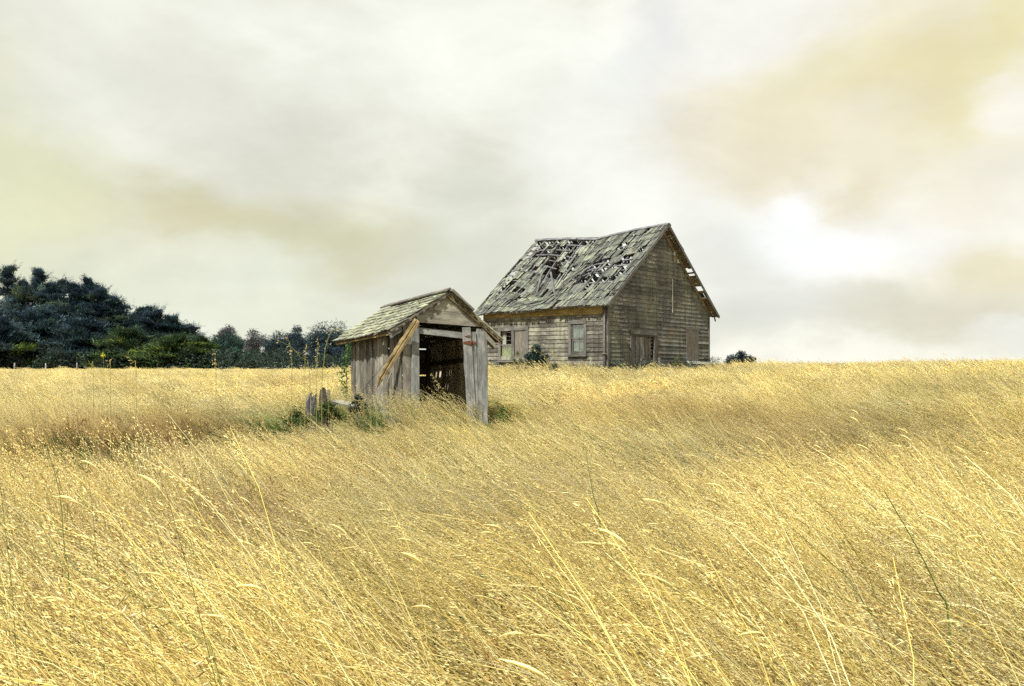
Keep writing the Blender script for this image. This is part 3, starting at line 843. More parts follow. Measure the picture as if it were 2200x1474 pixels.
# back wall of level boards with gaps
bw = board('back_wall', PS(.05, SL-.05, SB, False), PS(.05, SL-.05, .9), .08, .06, E2, M['inner'], shed)
board('post', PS(SW-.06, SL-.05, SB, False), PS(SW-.06, SL-.05, .9), .08, .06, E2, M['inner'], bw)
z = SB
gapz = [(HZ-807)/F*21.4, (HZ-750)/F*21.4]
while z < 1.55:
    w_ = random.uniform(.14, .2)
    tz = z+w_
    for g_ in gapz:
        if z < g_ < tz+.04: tz = g_-.012; nxt = g_+.022; break
    else: nxt = tz+.001
    hw = SW/2 if tz < rtop(0)-.1 else max(0, (1.62-tz)/.696)
    if hw > .05 and tz-z > .02: board('plank', PS(max(.0, .95-hw), SL, (z+tz)/2, False), PS(min(SW, .95+hw), SL, (z+tz)/2, False), tz-z+.006, .022, E2, M['inner'], bw, segs=3, rag=.001)
    z = nxt
# floor boards deep in the shade
# front: left boards, gable boards, header
fw = board('front_wall', PS(suv(897), -.0, rtop(.28)-.32, ), PS(SW-.05, -.0, rtop(.28)-.36), .12, .05, -E2, M['shedgray'], shed, segs=3, rag=.003)
# reposition the header to what the picture shows
u0, u1 = suv(864), suv(882)
board('plank', PS((u0+u1)/2, -.03, SB, False), PS((u0+u1)/2, -.03, rtop((u0+u1)/2)-.05), u1-u0-.006, .03, -E2, M['shed'], fw, segs=6, rag=.006)
u0, u1 = suv(882), suv(897.5)
board('plank', PS((u0+u1)/2, -.06, SB, False), PS((u0+u1)/2, -.06, rtop((u0+u1)/2)-.09), u1-u0, .035, -E2, M['shedgray'], fw, segs=6, rag=.004)
def gb(ul, ur, pts, mt='gablefront'):
    prism('plank', [PS(u, -.075, z, False) for (u, z) in pts], E2*.025, M[mt], fw, xax=E1, nrm=-E2)
def sp(X_, Y_, v=-.09):
    o = S0+E2*v; t = (X_-1100)/F; u = (t*o.y-o.x)/(E1.x-t*E1.y); d = (o+E1*u).y
    return (u, (HZ-Y_)/F*d)
gb(0, 0, [sp(896.5, 692), sp(1036, 702.5), sp(1006.5, 674.8), sp(908, 664.3), sp(896.5, 674)])
gb(0, 0, [sp(908, 663.6), sp(1005.5, 674), sp(972, 642.5), sp(952, 639), sp(932, 645.5)])
gb(0, 0, [sp(951, 638.4), sp(972, 641.8), sp(961, 630.5), sp(957, 630.5)], 'shed')
# narrow trims in the gable
board('trim_board', PS(*sp(933, 664)[:1], -.11, sp(933, 664)[1], False), PS(sp(957, 631)[0], -.11, sp(957, 631)[1], False), .05, .02, -E2, M['gablefront'], fw, segs=2, rag=.003)
board('trim_board', PS(sp(961, 631)[0], -.11, sp(961, 631)[1], False), PS(sp(974, 643)[0], -.11, sp(974, 643)[1], False), .05, .02, -E2, M['gablefront'], fw, segs=2, rag=.003)
# broken rake trims showing left and right of the front
def quadb(nm, pts, mt, th=.03, par=None, v=-.1):
    prism(nm, [PS(sp(X_, Y_, v)[0], v, sp(X_, Y_, v)[1], False) for X_, Y_ in pts], E2*th, M[mt], par or fw, xax=(PS(sp(*pts[1], v)[0], v, sp(*pts[1], v)[1], False)-PS(sp(*pts[0], v)[0], v, sp(*pts[0], v)[1], False)), nrm=-E2)
quadb('trim_board', [(840, 727), (863.5, 712), (863.5, 696), (834, 713)], 'shedgray')
quadb('trim_board', [(1044, 714), (1044, 728), (1064, 748), (1064, 736)], 'gablefront', .05)
quadb('trim_board', [(1044, 729), (1044, 733), (1061, 750), (1063.5, 749)], 'gold', .04, v=-.06)
# right-hand posts: what is left of the door, and the corner post
def post(nm, xt0, xt1, yt, xb0, xb1, yb, v, mt, th=.035, seg=6, rag=.004, par=fw):
    ut, zt = sp((xt0+xt1)/2, yt, v); ub_, zb = sp((xb0+xb1)/2, yb, v)
    w_ = sp(xt1, yt, v)[0]-sp(xt0, yt, v)[0]
    return board(nm, PS(ub_, v, zb, False), PS(ut, v, zt, False), w_, th, -E2, M[mt], par, segs=seg, rag=rag)
cp = post('corner_post', 1023.8, 1044.6, 706.5, 1025.5, 1047.5, 922, -.06, 'shedgray', .06, 5, .003)
dl = post('door', 993, 1010.2, 703, 1005.5, 1024, 922, -.11, 'shedgray', .03, 8, .008, shed)
post('plank', 1011.6, 1022.6, 713, 1016, 1027, 922, -.085, 'shedgray', .028, 6, .006, dl)
def hinge(pts, v=-.135):
    prism('hinge', [PS(sp(X_, Y_, v)[0], v, sp(X_, Y_, v)[1], False) for X_, Y_ in pts], E2*.006, M['rust'], dl, xax=E1, nrm=-E2)
hinge([(998, 722), (1010.4, 725.6), (1010.4, 719.8)])
hinge([(991.8, 735.6), (1000, 738.4), (1012, 741.6), (1012, 731.6), (1001, 733.4)], -.137)
hinge([(1012.6, 731.8), (1012.6, 742), (1022.8, 738.4), (1023, 735.2)], -.115)
tube('hinge_pin', [PS(sp(1012.3, 742.6, -.14)[0], -.14, sp(1012.3, 742.6, -.14)[1], False), PS(sp(1012.3, 730.8, -.14)[0], -.14, sp(1012.3, 730.8, -.14)[1], False)], [.009, .009], M['rust'], dl, 6)
# door header beam
quadb('header_beam', [(896, 715), (1000, 725.5), (1000, 713.5), (896, 703.4)], 'shedgray', .05, v=.10)
# hanging rotten board across the corner
pt = px(897, 688, 18.12); pb_ = px(806, 829, 18.35)
def ragged(nm, p0, p1, ws, th, nrm, mat, par, offs=None):
    p0 = Vector(p0); p1 = Vector(p1); d = p1-p0; L = d.length; x = d/L; z = Vector(nrm); z = (z-x*z.dot(x)).normalized(); y = z.cross(x)
    n_ = len(ws); V_, Fc = [], []
    for i, w_ in enumerate(ws):
        o_ = offs[i] if offs else 0; s = L*i/(n_-1)
        t_ = th*(.75+.5*random.random())
        for (yy, zz) in ((-w_/2, -t_/2), (0, -t_/2*1.1), (w_/2, -t_/2), (w_/2, t_/2), (w_*.12, t_*.62), (0, t_*.25), (-w_*.15, t_*.6), (-w_/2, t_/2)):
            V_.append((s, yy+o_, zz))
    k_ = 8
    for i in range(n_-1):
        for j in range(k_): Fc.append((i*k_+j, i*k_+(j+1) % k_, (i+1)*k_+(j+1) % k_, (i+1)*k_+j))
    Fc += [tuple(range(k_-1, -1, -1)), tuple(range((n_-1)*k_, n_*k_))]
    return link(nm, mesh(nm, V_, Fc, mat), frame(p0, x, y, z), par)
camn = -(pt.normalized())
ragged('loose_board', pb_, pt, [.03, .07, .13, .115, .15, .135, .16, .14, .155, .15, .16, .145, .155, .14, .15, .12], .05, camn, M['rot'], shed, [-.045, -.03, -.012, -.02, 0, -.008, .004, -.006, .004, 0, .004, -.004, .002, .004, 0, .012])
ragged('loose_board', px(833, 822, 18.70), px(866, 752, 18.62), [.03, .09, .11, .09, .10, .05], .03, camn, M['gablefront'], shed)
for a_, b_, c_ in (((832, 812), (846, 779), (866, 738)), ((808, 826), (822, 796), (842, 766))):
    pass
# wires
def wire(pts, r=.005):
    tube('wire', [px(X_, Y_, D_) for X_, Y_, D_ in pts], [r]*len(pts), M['wire'], shed, 5)
wire([(778, 845, 19.2), (790, 824, 19.05), (808, 803, 18.9), (824, 784, 18.8), (840, 765, 18.7)])
wire([(826, 796, 18.6), (829, 812, 18.55), (832, 838, 18.6), (838, 856, 18.6), (846, 866, 18.6), (852, 879, 18.6)], .004)
# ---- shed roof: battens are the part
V_, Fc = [], []
def srp(side, a, v, lift=0.0):
    hd = 1.25*(1-a); u = .95-hd if side == 0 else .95+hd
    z = rtop(.95)-.696*hd
    if side == 0: z += -.03*math.sin(math.pi*min(max(v/3.1, 0), 1))*(1-a)
    p = PS(u, v, z+.02)
    nn = ((-E1 if side == 0 else E1)*.571+UP*.82)
    return p+nn*lift
for side in (0, 1):
    nn = ((-E1 if side == 0 else E1)*.571+UP*.82)
    for a in np.linspace(.03, .97, 9): strip_box(srp(side, a, -.15, -.03), srp(side, a, 3.12, -.03), .10, .02, nn, V_, Fc, so)
    for v in (.05, .75, 1.45, 2.15, 2.8): strip_box(srp(side, .04, v, -.075), srp(side, .99, v, -.075), .045, .07, nn, V_, Fc, so)
sroof = link('roof', mesh('roof', V_, Fc, M['inner']), Matrix.Translation(so), shed)
SSV = shake_variants('shingle', 1.0, 1.0, 1.0, None, 8, .05)
SSM = wood('shed_shingle_unit', (.055, .054, .045), (.15, .153, .122), (.235, .24, .185), lichen=(.31, .33, .21), lich=(.42, .60), board_var=1.0, grain=.10)
for m_ in SSV: m_.materials.clear(); m_.materials.append(SSM)
Vb, Fb = [], []
cnt = 0
for side in (0, 1):
    for c_ in range(9):
        v = -.14+random.uniform(0, .02); a0 = c_/9-.02
        vend = 3.18
        while v < vend-.03:
            w_ = min(random.uniform(.075, .15), vend-v); vm = v+w_/2
            skip = random.random() < .02
            if side == 0 and c_ >= 7 and 1.1 < vm < 2.3 and random.random() < .35: skip = True
            if not skip:
                jl = random.uniform(-.012, .018)
                p0 = srp(side, a0+jl, vm, .034+random.uniform(0, .012)); p1 = srp(side, min(a0+.22, 1.0), vm, .006)
                x = p1-p0; L = x.length; x = (x/L+E2*random.gauss(0, .03)).normalized()
                y = (-E2 if side == 0 else E2); z = x.cross(y)
                if z.z < 0: z = -z
                z.normalize(); y = z.cross(x)
                z = (z+y*random.gauss(0, .05)).normalized(); y = z.cross(x)
                m_ = frame(p0, x*L, y*(w_-.006), z*random.uniform(.012, .022))
                if side == 0 and cnt < 298:
                    link('shingle', random.choice(SSV), m_, sroof); cnt += 1
                else:
                    vm_ = random.choice(SSV); b0 = len(Vb)
                    Vb += [m_ @ vv.co - so for vv in vm_.vertices]; Fb += [tuple(b0+i for i in f.vertices) for f in vm_.polygons]
            v += w_+random.uniform(.001, .006)
tag(link('shingles', mesh('shingles', Vb, Fb, M['shedshake']), Matrix.Translation(so), sroof), kind='stuff')
# ridge boards lifting at the back
board('ridge_board', PS(.95, -.17, 1.79)-E1*.035, PS(.95, 3.28, 1.80)-E1*.035-UP*.0, .13, .028, (-E1*.5+UP*.86), M['shed'], sroof, segs=8, rag=.006)
board('ridge_board', PS(.95, -.17, 1.78)+E1*.07, PS(.95, 3.0, 1.78)+E1*.07, .14, .028, (E1*.57+UP*.82), M['shed'], sroof, segs=8, rag=.006)
# rake edge boards, eave edge
board('rake_board', srp(0, -.0, -.11, -.03), srp(0, .99, -.11, -.03), .07, .025, -E2, M['shed'], sroof, segs=5, rag=.006)
board('rake_board', srp(1, -.0, -.11, -.035), srp(1, .99, -.11, -.035), .08, .03, -E2, M['gold'], sroof, segs=6, rag=.008)
board('rake_board', srp(1, .60, -.16, .045), srp(1, 1.0, -.16, .05), .04, .18, -E2, M['shed'], sroof, segs=4, rag=.008)
board('eave_board', srp(0, .01, -.12, -.05), srp(0, .01, 3.1, -.05), .07, .02, -E1, M['rot'], sroof, segs=5, rag=.004)

# ================================================================== FOLIAGE
def quads_mesh(name, C, U, Vv, tone, mat):
    """leaf cards from centres and two half-axis arrays"""
    n_ = len(C)
    V_ = np.empty((n_, 4, 3)); V_[:, 0] = C-U; V_[:, 1] = C-Vv*.55+U*.1; V_[:, 2] = C+U; V_[:, 3] = C+Vv*.55+U*.1
    idx = np.arange(n_*4).reshape(n_, 4)
    return npmesh(name, V_.reshape(-1, 3), idx, mat, np.repeat(tone, 4, 0))
def leaf_axes(D, size, wid, spread):
    n_ = len(D)
    d = D+rng.normal(0, spread, (n_, 3)); d /= np.linalg.norm(d, axis=1)[:, None]
    r = rng.normal(0, 1, (n_, 3)); s = np.cross(d, r); s /= np.linalg.norm(s, axis=1)[:, None]
    return d*size[:, None]/2, s*wid[:, None]/2
def cypress(x, topy, D, wpx, base_h=None, label='', ragged_=1.0, tone0=(.030, .050, .038), lowbright=False, leanx=0.0, name='cypress_tree', group='cypress trees of the windbreak', n_t=1700, bot=.0):
    X0 = (x-1100)/F*D; gz0 = gz(X0, D); topz = (HZ-topy)/F*D; H = topz-gz0; R = wpx/F*D
    t = empty(name, (X0, D, gz0)); tag(t, label, 'tree', group)
    tl = leanx*R
    tube('trunk', [(X0, D, gz0-.3), (X0+tl*.1, D, gz0+H*.3), (X0+tl*.3, D, gz0+H*.65), (X0+tl*.6, D, gz0+H*.95)], [H*.035, H*.028, H*.018, H*.004], M['bark'], t, 8)
    C, Dr, To, Sz = [], [], [], []
    nb = int(n_t/34)
    BV, BF = [], []
    for b_ in range(nb):
        f = ((b_+random.random())/nb)**.9                # height fraction
        zz = H*(.05+.93*f)
        env = R*(1.75*(1-f)**.85+.03) if f > .3 else R*1.25
        env *= random.uniform(.5, 1.22)
        th = random.uniform(0, 2*math.pi)
        dx, dy = math.cos(th), math.sin(th)
        up = random.uniform(-.05, .26)+.8*f**4
        L = max(env, H*.025)
        ox = tl*f*.6
        n_ = 40
        s = rng.random(n_)**.55
        # plates of foliage along the limb, flattened
        spread = (.18+.34*s)*min(L, 3.0)
        cx = X0+ox+dx*L*s+rng.normal(0, 1, n_)*spread*.55
        cy = D+dy*L*s+rng.normal(0, 1, n_)*spread*.55
        cz = gz0+zz+L*(up*s**1.5-.10*s)+rng.normal(0, .09+.014*L, n_)
        C.append(np.stack([cx, cy, cz], 1))
        dd = np.stack([np.full(n_, dx), np.full(n_, dy), np.full(n_, .15+up*.8)], 1); Dr.append(dd)
        br = random.uniform(.55, 1.45)*(1+.35*(s[:, None]-.5))
        c_ = np.array(tone0)[None]*br
        c_ = c_*(1+np.array([1.1, .95, .25])[None]*(s[:, None]**3)*(1.0 if f < .72 else .35))  # lit bough tips painted in as a brighter, yellower tone
        if lowbright and f < .45: c_ = np.array((.085, .13, .028))[None]*br  # sunlight on the low boughs put into their green
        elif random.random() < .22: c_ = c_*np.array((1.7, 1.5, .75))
        To.append(np.repeat(c_, 1, 0)*np.ones((n_, 3))); Sz.append(np.full(n_, 1.0)*min(1.0, .55+L*.12))
        for sp_ in range(3):
            m_ = 7; s0 = random.uniform(.55, 1.0); lq = random.uniform(.9, 2.0)*(.6+.5*random.random()); q_ = np.linspace(0, 1, m_)
            az_ = th+random.gauss(0, .5); ux_, uy_, uz_ = math.cos(az_), math.sin(az_), random.uniform(.25, .9)
            C.append(np.stack([X0+ox+dx*L*s0+ux_*lq*q_, D+dy*L*s0+uy_*lq*q_, gz0+zz+L*(up*s0**1.5-.10*s0)+uz_*lq*q_**1.4], 1))
            Dr.append(np.tile([ux_, uy_, uz_], (m_, 1))); To.append(np.array(tone0)[None]*random.uniform(.8, 1.5)*np.ones((m_, 1))); Sz.append(np.linspace(.75, .3, m_))
        # limb
        b0 = len(BV); a = Vector((X0+ox*.5, D, gz0+zz-.1*H*f*0)); e = Vector((X0+ox+dx*L*.85, D+dy*L*.85, gz0+zz+L*up*.7))
        for pp, r_ in ((a, .09), (e, .02)):
            for q_ in range(3):
                an = q_*2.09; BV.append(pp+Vector((-dy*math.cos(an), dx*math.cos(an), math.sin(an)))*r_-Vector((X0, D, gz0)))
        for q_ in range(3): BF.append((b0+q_, b0+(q_+1) % 3, b0+3+(q_+1) % 3, b0+3+q_))
    C = np.concatenate(C); Dr = np.concatenate(Dr); To = np.concatenate(To); Sz = np.concatenate(Sz)
    nc_ = 420; fc = rng.random(nc_)**1.2; rc = R*.75*(1-fc)**.7*np.sqrt(rng.random(nc_)); ac = rng.uniform(0, 6.28, nc_)
    C = np.concatenate([C, np.stack([X0+tl*fc*.6+rc*np.cos(ac), D+rc*np.sin(ac), gz0+H*(.04+.90*fc)], 1)])
    Dr = np.concatenate([Dr, np.stack([np.cos(ac), np.sin(ac), np.full(nc_, .2)], 1)]); To = np.concatenate([To, np.array(tone0)[None]*rng.uniform(.5, .9, (nc_, 1))]); Sz = np.concatenate([Sz, np.full(nc_, 1.15)])  # core cards toned darker to paint the shade inside the crown
    sl_ = 60; fz_ = rng.random(sl_); C = np.concatenate([C, np.stack([X0+tl*.6+rng.normal(0, .22, sl_)*(1.3-fz_), D+rng.normal(0, .2, sl_), gz0+H*(.90+.10*fz_)], 1)])
    Dr = np.concatenate([Dr, np.stack([rng.normal(0, .5, sl_), rng.normal(0, .5, sl_), np.full(sl_, 1.0)], 1)]); To = np.concatenate([To, np.array(tone0)[None]*np.ones((sl_, 1))]); Sz = np.concatenate([Sz, np.full(sl_, .6)])
    k_ = 9
    C2 = np.repeat(C, k_, 0)+rng.normal(0, 1, (len(C)*k_, 3))*np.array([.42, .42, .10])*np.minimum(1, np.repeat(Sz, k_))[:, None]; D2 = np.repeat(Dr, k_, 0)
    T2 = np.repeat(To, k_, 0)*rng.uniform(.7, 1.3, (len(C2), 1)); S2 = np.repeat(Sz, k_)
    tipm = rng.random(len(C2)) < .15
    D2[tipm] = D2[tipm]*.6+np.array([.25, 0, .75]); C2[tipm, 2] += .25
    D2 = D2+rng.normal(0, .28, D2.shape)*np.array([1, 1, .4]); D2 /= np.linalg.norm(D2, axis=1)[:, None]
    sd_ = np.cross(D2, np.array([0, 0, 1.0])+rng.normal(0, .30, D2.shape)); sd_ /= np.linalg.norm(sd_, axis=1)[:, None]
    U = D2*(rng.uniform(.35, .85, len(C2))*S2*(1+.35*tipm)/2)[:, None]; Vv = sd_*(rng.uniform(.28, .5, len(C2))*S2*(1-.45*tipm)/2)[:, None]
    o_ = np.array([X0, D, gz0])
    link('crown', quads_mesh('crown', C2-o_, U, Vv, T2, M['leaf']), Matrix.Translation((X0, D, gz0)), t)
    link('limbs', mesh('limbs', BV, BF, M['bark']), Matrix.Translation((X0, D, gz0)), t)
    return t
def roundtree(x, topy, D, wpx, label, tone0=(.030, .052, .036), lobes=16, open_=0.0, name='pine_tree', group='rounded trees of the far treeline', n_=9000, low=.1, leaf=.36, seedpos=None):
    X0 = (x-1100)/F*D; g0 = gz(X0, D); H = (HZ-topy)/F*D-g0; R = wpx/F*D
    t = empty(name, (X0, D, g0)); tag(t, label, 'tree', group)
    limbs = []
    C, N, To = [], [], []
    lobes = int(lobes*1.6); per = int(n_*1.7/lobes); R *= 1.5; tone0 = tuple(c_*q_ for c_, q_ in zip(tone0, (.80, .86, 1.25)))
    hc = H*(1-low)/2; zc = H-hc
    for i in range(lobes):
        d0 = rng.normal(0, 1, 3); d0 /= np.linalg.norm(d0); q0 = random.uniform(.2, .62)
        lr = min(R, hc)*random.uniform(.34, .52)*(1-.25*open_)
        c_ = np.array([X0+d0[0]*R*q0, D+d0[1]*R*q0, g0+zc+d0[2]*(hc-lr*.6)*min(1, q0*1.35)])
        if i == 0: c_ = np.array([X0, D, g0+H-lr*.7])
        limbs.append(c_)
        d = rng.normal(0, 1, (per, 3)); d /= np.linalg.norm(d, axis=1)[:, None]
        rad = lr*(.2+.85*rng.random(per)**.6)
        wob = 1+.25*np.sin(d[:, 0]*7+i)*np.sin(d[:, 1]*6+2*i)+.18*np.sin(d[:, 2]*9+i)
        C.append(c_+d*(rad*wob)[:, None]*np.array([1, 1, .72])); N.append(d)
        To.append(np.array(tone0)*random.uniform(.7, 1.4)*rng.uniform(.7, 1.3, (per, 1)))
    C = np.concatenate(C); N = np.concatenate(N); To = np.concatenate(To)
    U, Vv = leaf_axes(N*.6, rng.uniform(.6, 1.3, len(C))*leaf, rng.uniform(.5, 1.0, len(C))*leaf*.7, .7)
    o_ = np.array([X0, D, g0])
    link('crown', quads_mesh('crown', C-o_, U, Vv, To, M['leaf']), Matrix.Translation((X0, D, g0)), t)
    tube('trunk', [(X0, D, g0-.3), (X0+R*.03, D, g0+H*.35), (X0, D, g0+H*.7)], [H*.03, H*.022, H*.01], M['bark'], t, 7)
    BV, BF = [], []
    for c_ in limbs:
        a = Vector((X0+R*.02, D, min(g0+H*.35, c_[2]-.3))); e = Vector(c_); b0 = len(BV)
        s_ = (e-a).cross(Vector((0, 1, .2))).normalized(); s2 = (e-a).cross(s_).normalized()
        for pp, r_ in ((a, H*.012), (e, H*.003)):
            for q_ in range(4): BV.append(pp+(s_*math.cos(q_*1.57)+s2*math.sin(q_*1.57))*r_-Vector(o_))
        for q_ in range(4): BF.append((b0+q_, b0+(q_+1) % 4, b0+4+(q_+1) % 4, b0+4+q_))
    link('limbs', mesh('limbs', BV, BF, M['bark']), Matrix.Translation((X0, D, g0)), t)
    return t
CY = (.025, .046, .066); CYB = (.042, .070, .096)  # blue of haze and deep shade put into the foliage colours
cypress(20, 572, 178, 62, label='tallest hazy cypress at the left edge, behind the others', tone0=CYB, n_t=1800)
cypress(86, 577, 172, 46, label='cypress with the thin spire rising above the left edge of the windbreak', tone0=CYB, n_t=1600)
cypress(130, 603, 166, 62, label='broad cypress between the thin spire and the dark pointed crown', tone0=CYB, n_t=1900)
cypress(192, 600, 160, 58, label='dark cypress with a jagged pointed crown where the windbreak begins to step down', tone0=CY, n_t=2200)
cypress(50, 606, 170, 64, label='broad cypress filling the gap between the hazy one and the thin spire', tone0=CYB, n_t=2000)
cypress(108, 610, 164, 64, label='dark bushy cypress just right of the thin spire', tone0=CY, n_t=2000)
cypress(160, 612, 158, 60, label='dark cypress pressed against the left side of the jagged pointed crown', tone0=CY, n_t=2000)
cypress(218, 622, 156, 60, label='dark cypress pressed against the right side of the jagged pointed crown', tone0=CY, n_t=2000)
cypress(325, 670, 150, 58, label='dark cypress between the swept boughs and the layered lower crown', tone0=CY, leanx=.3, n_t=1800)
cypress(-35, 640, 150, 80, label='dark cypress cut off by the left edge of the photo', tone0=CY, n_t=1800)
cypress(75, 668, 146, 82, label='spreading dark cypress in front of the thin spire', tone0=CY, n_t=2200)
cypress(5, 688, 138, 72, label='low cypress at the left edge with bright green sunlit boughs', tone0=CY, lowbright=True, n_t=1700)
cypress(246, 640, 156, 56, label='flat-topped cypress just right of the jagged pointed crown', tone0=CY, n_t=2000)
cypress(180, 690, 142, 70, label='low wide cypress below the jagged pointed crown', tone0=CY, n_t=2200)
cypress(298, 662, 154, 58, label='cypress with boughs swept to the right halfway down the slope of crowns', tone0=CY, leanx=.5, n_t=1900)
cypress(352, 682, 152, 56, label='layered cypress on the lower slope of crowns, left of the last low one', tone0=CY, leanx=.4, n_t=1900)
cypress(275, 712, 140, 62, label='low cypress with sunlit flat boughs in front of the slope of crowns', tone0=(.034, .058, .034), n_t=1900)
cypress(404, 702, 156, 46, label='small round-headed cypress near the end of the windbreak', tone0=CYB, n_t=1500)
cypress(372, 728, 138, 62, label='low spreading cypress with green tips near the right end of the windbreak', tone0=(.036, .062, .034), n_t=1700)
cypress(432, 728, 140, 36, label='last low cypress of the windbreak, beside the rounded trees', tone0=(.030, .056, .034), n_t=1300)
roundtree(418, 706, 172, 26, 'pale small tree showing above the end of the cypresses', (.055, .07, .055), 12, name='broadleaf_tree', low=.2)
roundtree(492, 698, 185, 32, 'thin grey-brown gum tree standing up behind the round green crown', (.075, .072, .058), 16, .35, name='gum_tree', low=.3, n_=6000)
roundtree(545, 706, 183, 26, 'thin grey-brown gum tree with an airy crown right of its taller twin', (.075, .075, .056), 14, .45, name='gum_tree', low=.3, n_=4200)
roundtree(488, 712, 160, 40, 'dense round green crown left of the small low bush tree', (.032, .062, .036), 20, n_=11000)
roundtree(503, 745, 146, 36, 'low light-green tree in front of the dense round crown', (.040, .078, .036), 14, n_=7000)
roundtree(551, 750, 143, 28, 'small low dome-shaped green tree at the field edge', (.034, .066, .036), 14, n_=6500)
roundtree(598, 712, 166, 30, 'dark narrow tree left of the twin-headed one', (.026, .045, .038), 16, n_=8000)
roundtree(638, 699, 164, 27, 'twin-headed pine with sky showing through its upper crown', (.028, .046, .040), 16, .55, n_=5000, low=.25)
roundtree(628, 742, 150, 44, 'dark low tree under the twin-headed pine', (.022, .038, .036), 14, n_=8000)
roundtree(688, 692, 162, 32, 'tall dark pine left of the shed roof', (.026, .044, .036), 16, n_=9000)
roundtree(726, 690, 165, 34, 'tall dark pine partly hidden behind the shed eave', (.028, .046, .034), 16, n_=9000)
roundtree(700, 738, 148, 48, 'dark low tree close to the back of the shed', (.022, .038, .036), 16, n_=9000)
roundtree(790, 712, 160, 40, 'tree hidden behind the shed', (.026, .044, .036), 12, n_=4000)
# dark undergrowth along the foot of the trees
n_ = 26000
ux = rng.uniform(-60, 790, n_); ud = rng.uniform(134, 150, n_); X0 = (ux-1100)/F*ud
g0 = gh(X0, ud); hh = (1.6+1.5*np.sin(X0*.31)**2+.9*np.sin(X0*1.3+1))*rng.random(n_)**.7
C = np.stack([X0, ud, g0+np.maximum(hh, .05)], 1)
U, Vv = leaf_axes(rng.normal(0, 1, (n_, 3)), rng.uniform(.3, .7, n_), rng.uniform(.2, .45, n_), .3)
T = np.array((.024, .038, .030))*rng.uniform(.6, 1.5, (n_, 1))
tag(link('undergrowth', quads_mesh('undergrowth', C, U, Vv, T, M['leaf'])), 'dark scrubby undergrowth along the foot of the treeline', 'undergrowth', kind='stuff')
n_ = 9000; wv = []
for i in range(n_):
    if random.random() < .45: p = C0+DS*random.uniform(-.3, LS+.2)+NS*abs(random.gauss(.1, .35)+.1)
    else: p = C0+DG*random.uniform(-.3, WG+.2)+NG*abs(random.gauss(.1, .35)+.1)
    wv.append((p.x, p.y))
wv = np.array(wv); wa = wv[:, 0]*2.1+wv[:, 1]*1.3
hh = (.42+.22*np.sin(wa)+.16*np.sin(wa*2.7+1)+.1*np.sin(wa*6.1))*rng.random(n_)**.5+.28
C = np.stack([wv[:, 0], wv[:, 1], gh(wv[:, 0], wv[:, 1])+hh], 1)
U, Vv = leaf_axes(rng.normal(0, 1, (n_, 3))+np.array([-.4, 0, .6]), rng.uniform(.08, .2, n_), rng.uniform(.03, .07, n_), .4)
T = np.where(rng.random((n_, 1)) < .75, np.array([[.035, .048, .045]]), np.array([[.11, .11, .05]]))*rng.uniform(.6, 1.4, (n_, 1))  # mostly dark blue-green: wall-foot shade put into the leaf colour
tag(link('weeds', quads_mesh('weeds', C, U, Vv, T, M['leaf'])), 'low weeds tangled along the foot of the house walls, shade painted into their colour', 'weeds', kind='stuff')
# bushes
def bush(name, x, by, D, wpx, hpx, label, tone0, n_=3500, leaf=.07, lobes=7, grp=None, cat='bush'):
    X0 = (x-1100)/F*D; g0 = gz(X0, D); H = (HZ-by+hpx)/F*D-g0; R = wpx/F*D
    t = empty(name, (X0, D, g0)); tag(t, label, cat, grp)
    C, N, To = [], [], []
    for i in range(lobes):
        a = random.uniform(0, 6.28); r_ = R*random.uniform(0, .6); lr = R*random.uniform(.28, .46)
        c_ = np.array([X0+math.cos(a)*r_, D+math.sin(a)*r_, g0+max(lr*.5, (H-lr)*random.uniform(.35, 1)*(1-.4*r_/R))])
        if i == 0: c_ = np.array([X0, D, g0+H-lr*.95])
        if i in (1, 2): c_ = np.array([X0+R*(.5 if i == 1 else -.5), D, g0+H*.75-lr*.6])
        d = rng.normal(0, 1, (n_//lobes, 3)); d /= np.linalg.norm(d, axis=1)[:, None]
        C.append(c_+d*(lr*(.25+1.0*rng.random(len(d))**1.3))[:, None]); N.append(d); To.append(np.array(tone0)*random.uniform(.8, 1.25)*rng.uniform(.6, 1.4, (len(d), 1)))
    C = np.concatenate(C); N = np.concatenate(N); To = np.concatenate(To)
    U, Vv = leaf_axes(N, rng.uniform(.7, 1.5, len(C))*leaf, rng.uniform(.4, .8, len(C))*leaf, .7)
    o_ = np.array([X0, D, g0])
    link('foliage', quads_mesh('foliage', C-o_, U, Vv, To, M['leaf']), Matrix.Translation(o_), t)
    for i in range(4):
        a = i*1.6+.3
        tube('stem', [(X0, D, g0-.05), (X0+math.cos(a)*R*.3, D+math.sin(a)*R*.3, g0+H*.55)], [.03, .012], M['bark'], t, 5)
    return t
bush('shrub', 1152, 790, 38.2, 30, 48, 'dark green shrub against the side wall between the two windows', (.022, .042, .038), 9000, .09, 12)
bush('shrub', 1112, 790, 38.4, 13, 36, 'thin yellow-green shrub under the boarded half of the window', (.10, .12, .03), 700, .06, 4)
bush('shrub', 1592, 790, 54, 38, 34, 'dark rounded bush on the skyline right of the house', (.022, .034, .042), 5000, .16, 8)
bush('shrub', 1612, 786, 60, 12, 20, 'small dark bush at the right foot of the skyline bush', (.024, .036, .042), 1500, .14, 4)
vp = px(743, 790, 21.4); vg = gz(vp.x, vp.y)
vt = tag(empty('climbing_vine', (vp.x, vp.y, vg)), 'bright green leafy vine climbing the rear corner of the shed', 'vine')
n_ = 520; zz_ = rng.random(n_); vtop = (HZ-722)/F*21.4-vg
C = np.stack([rng.normal(0, .05, n_)+.05*np.sin(zz_*9), rng.normal(0, .08, n_), zz_*vtop+.02], 1)
C[:, 0] += rng.normal(0, 1, n_)*.04*(1+np.sin(zz_*14))
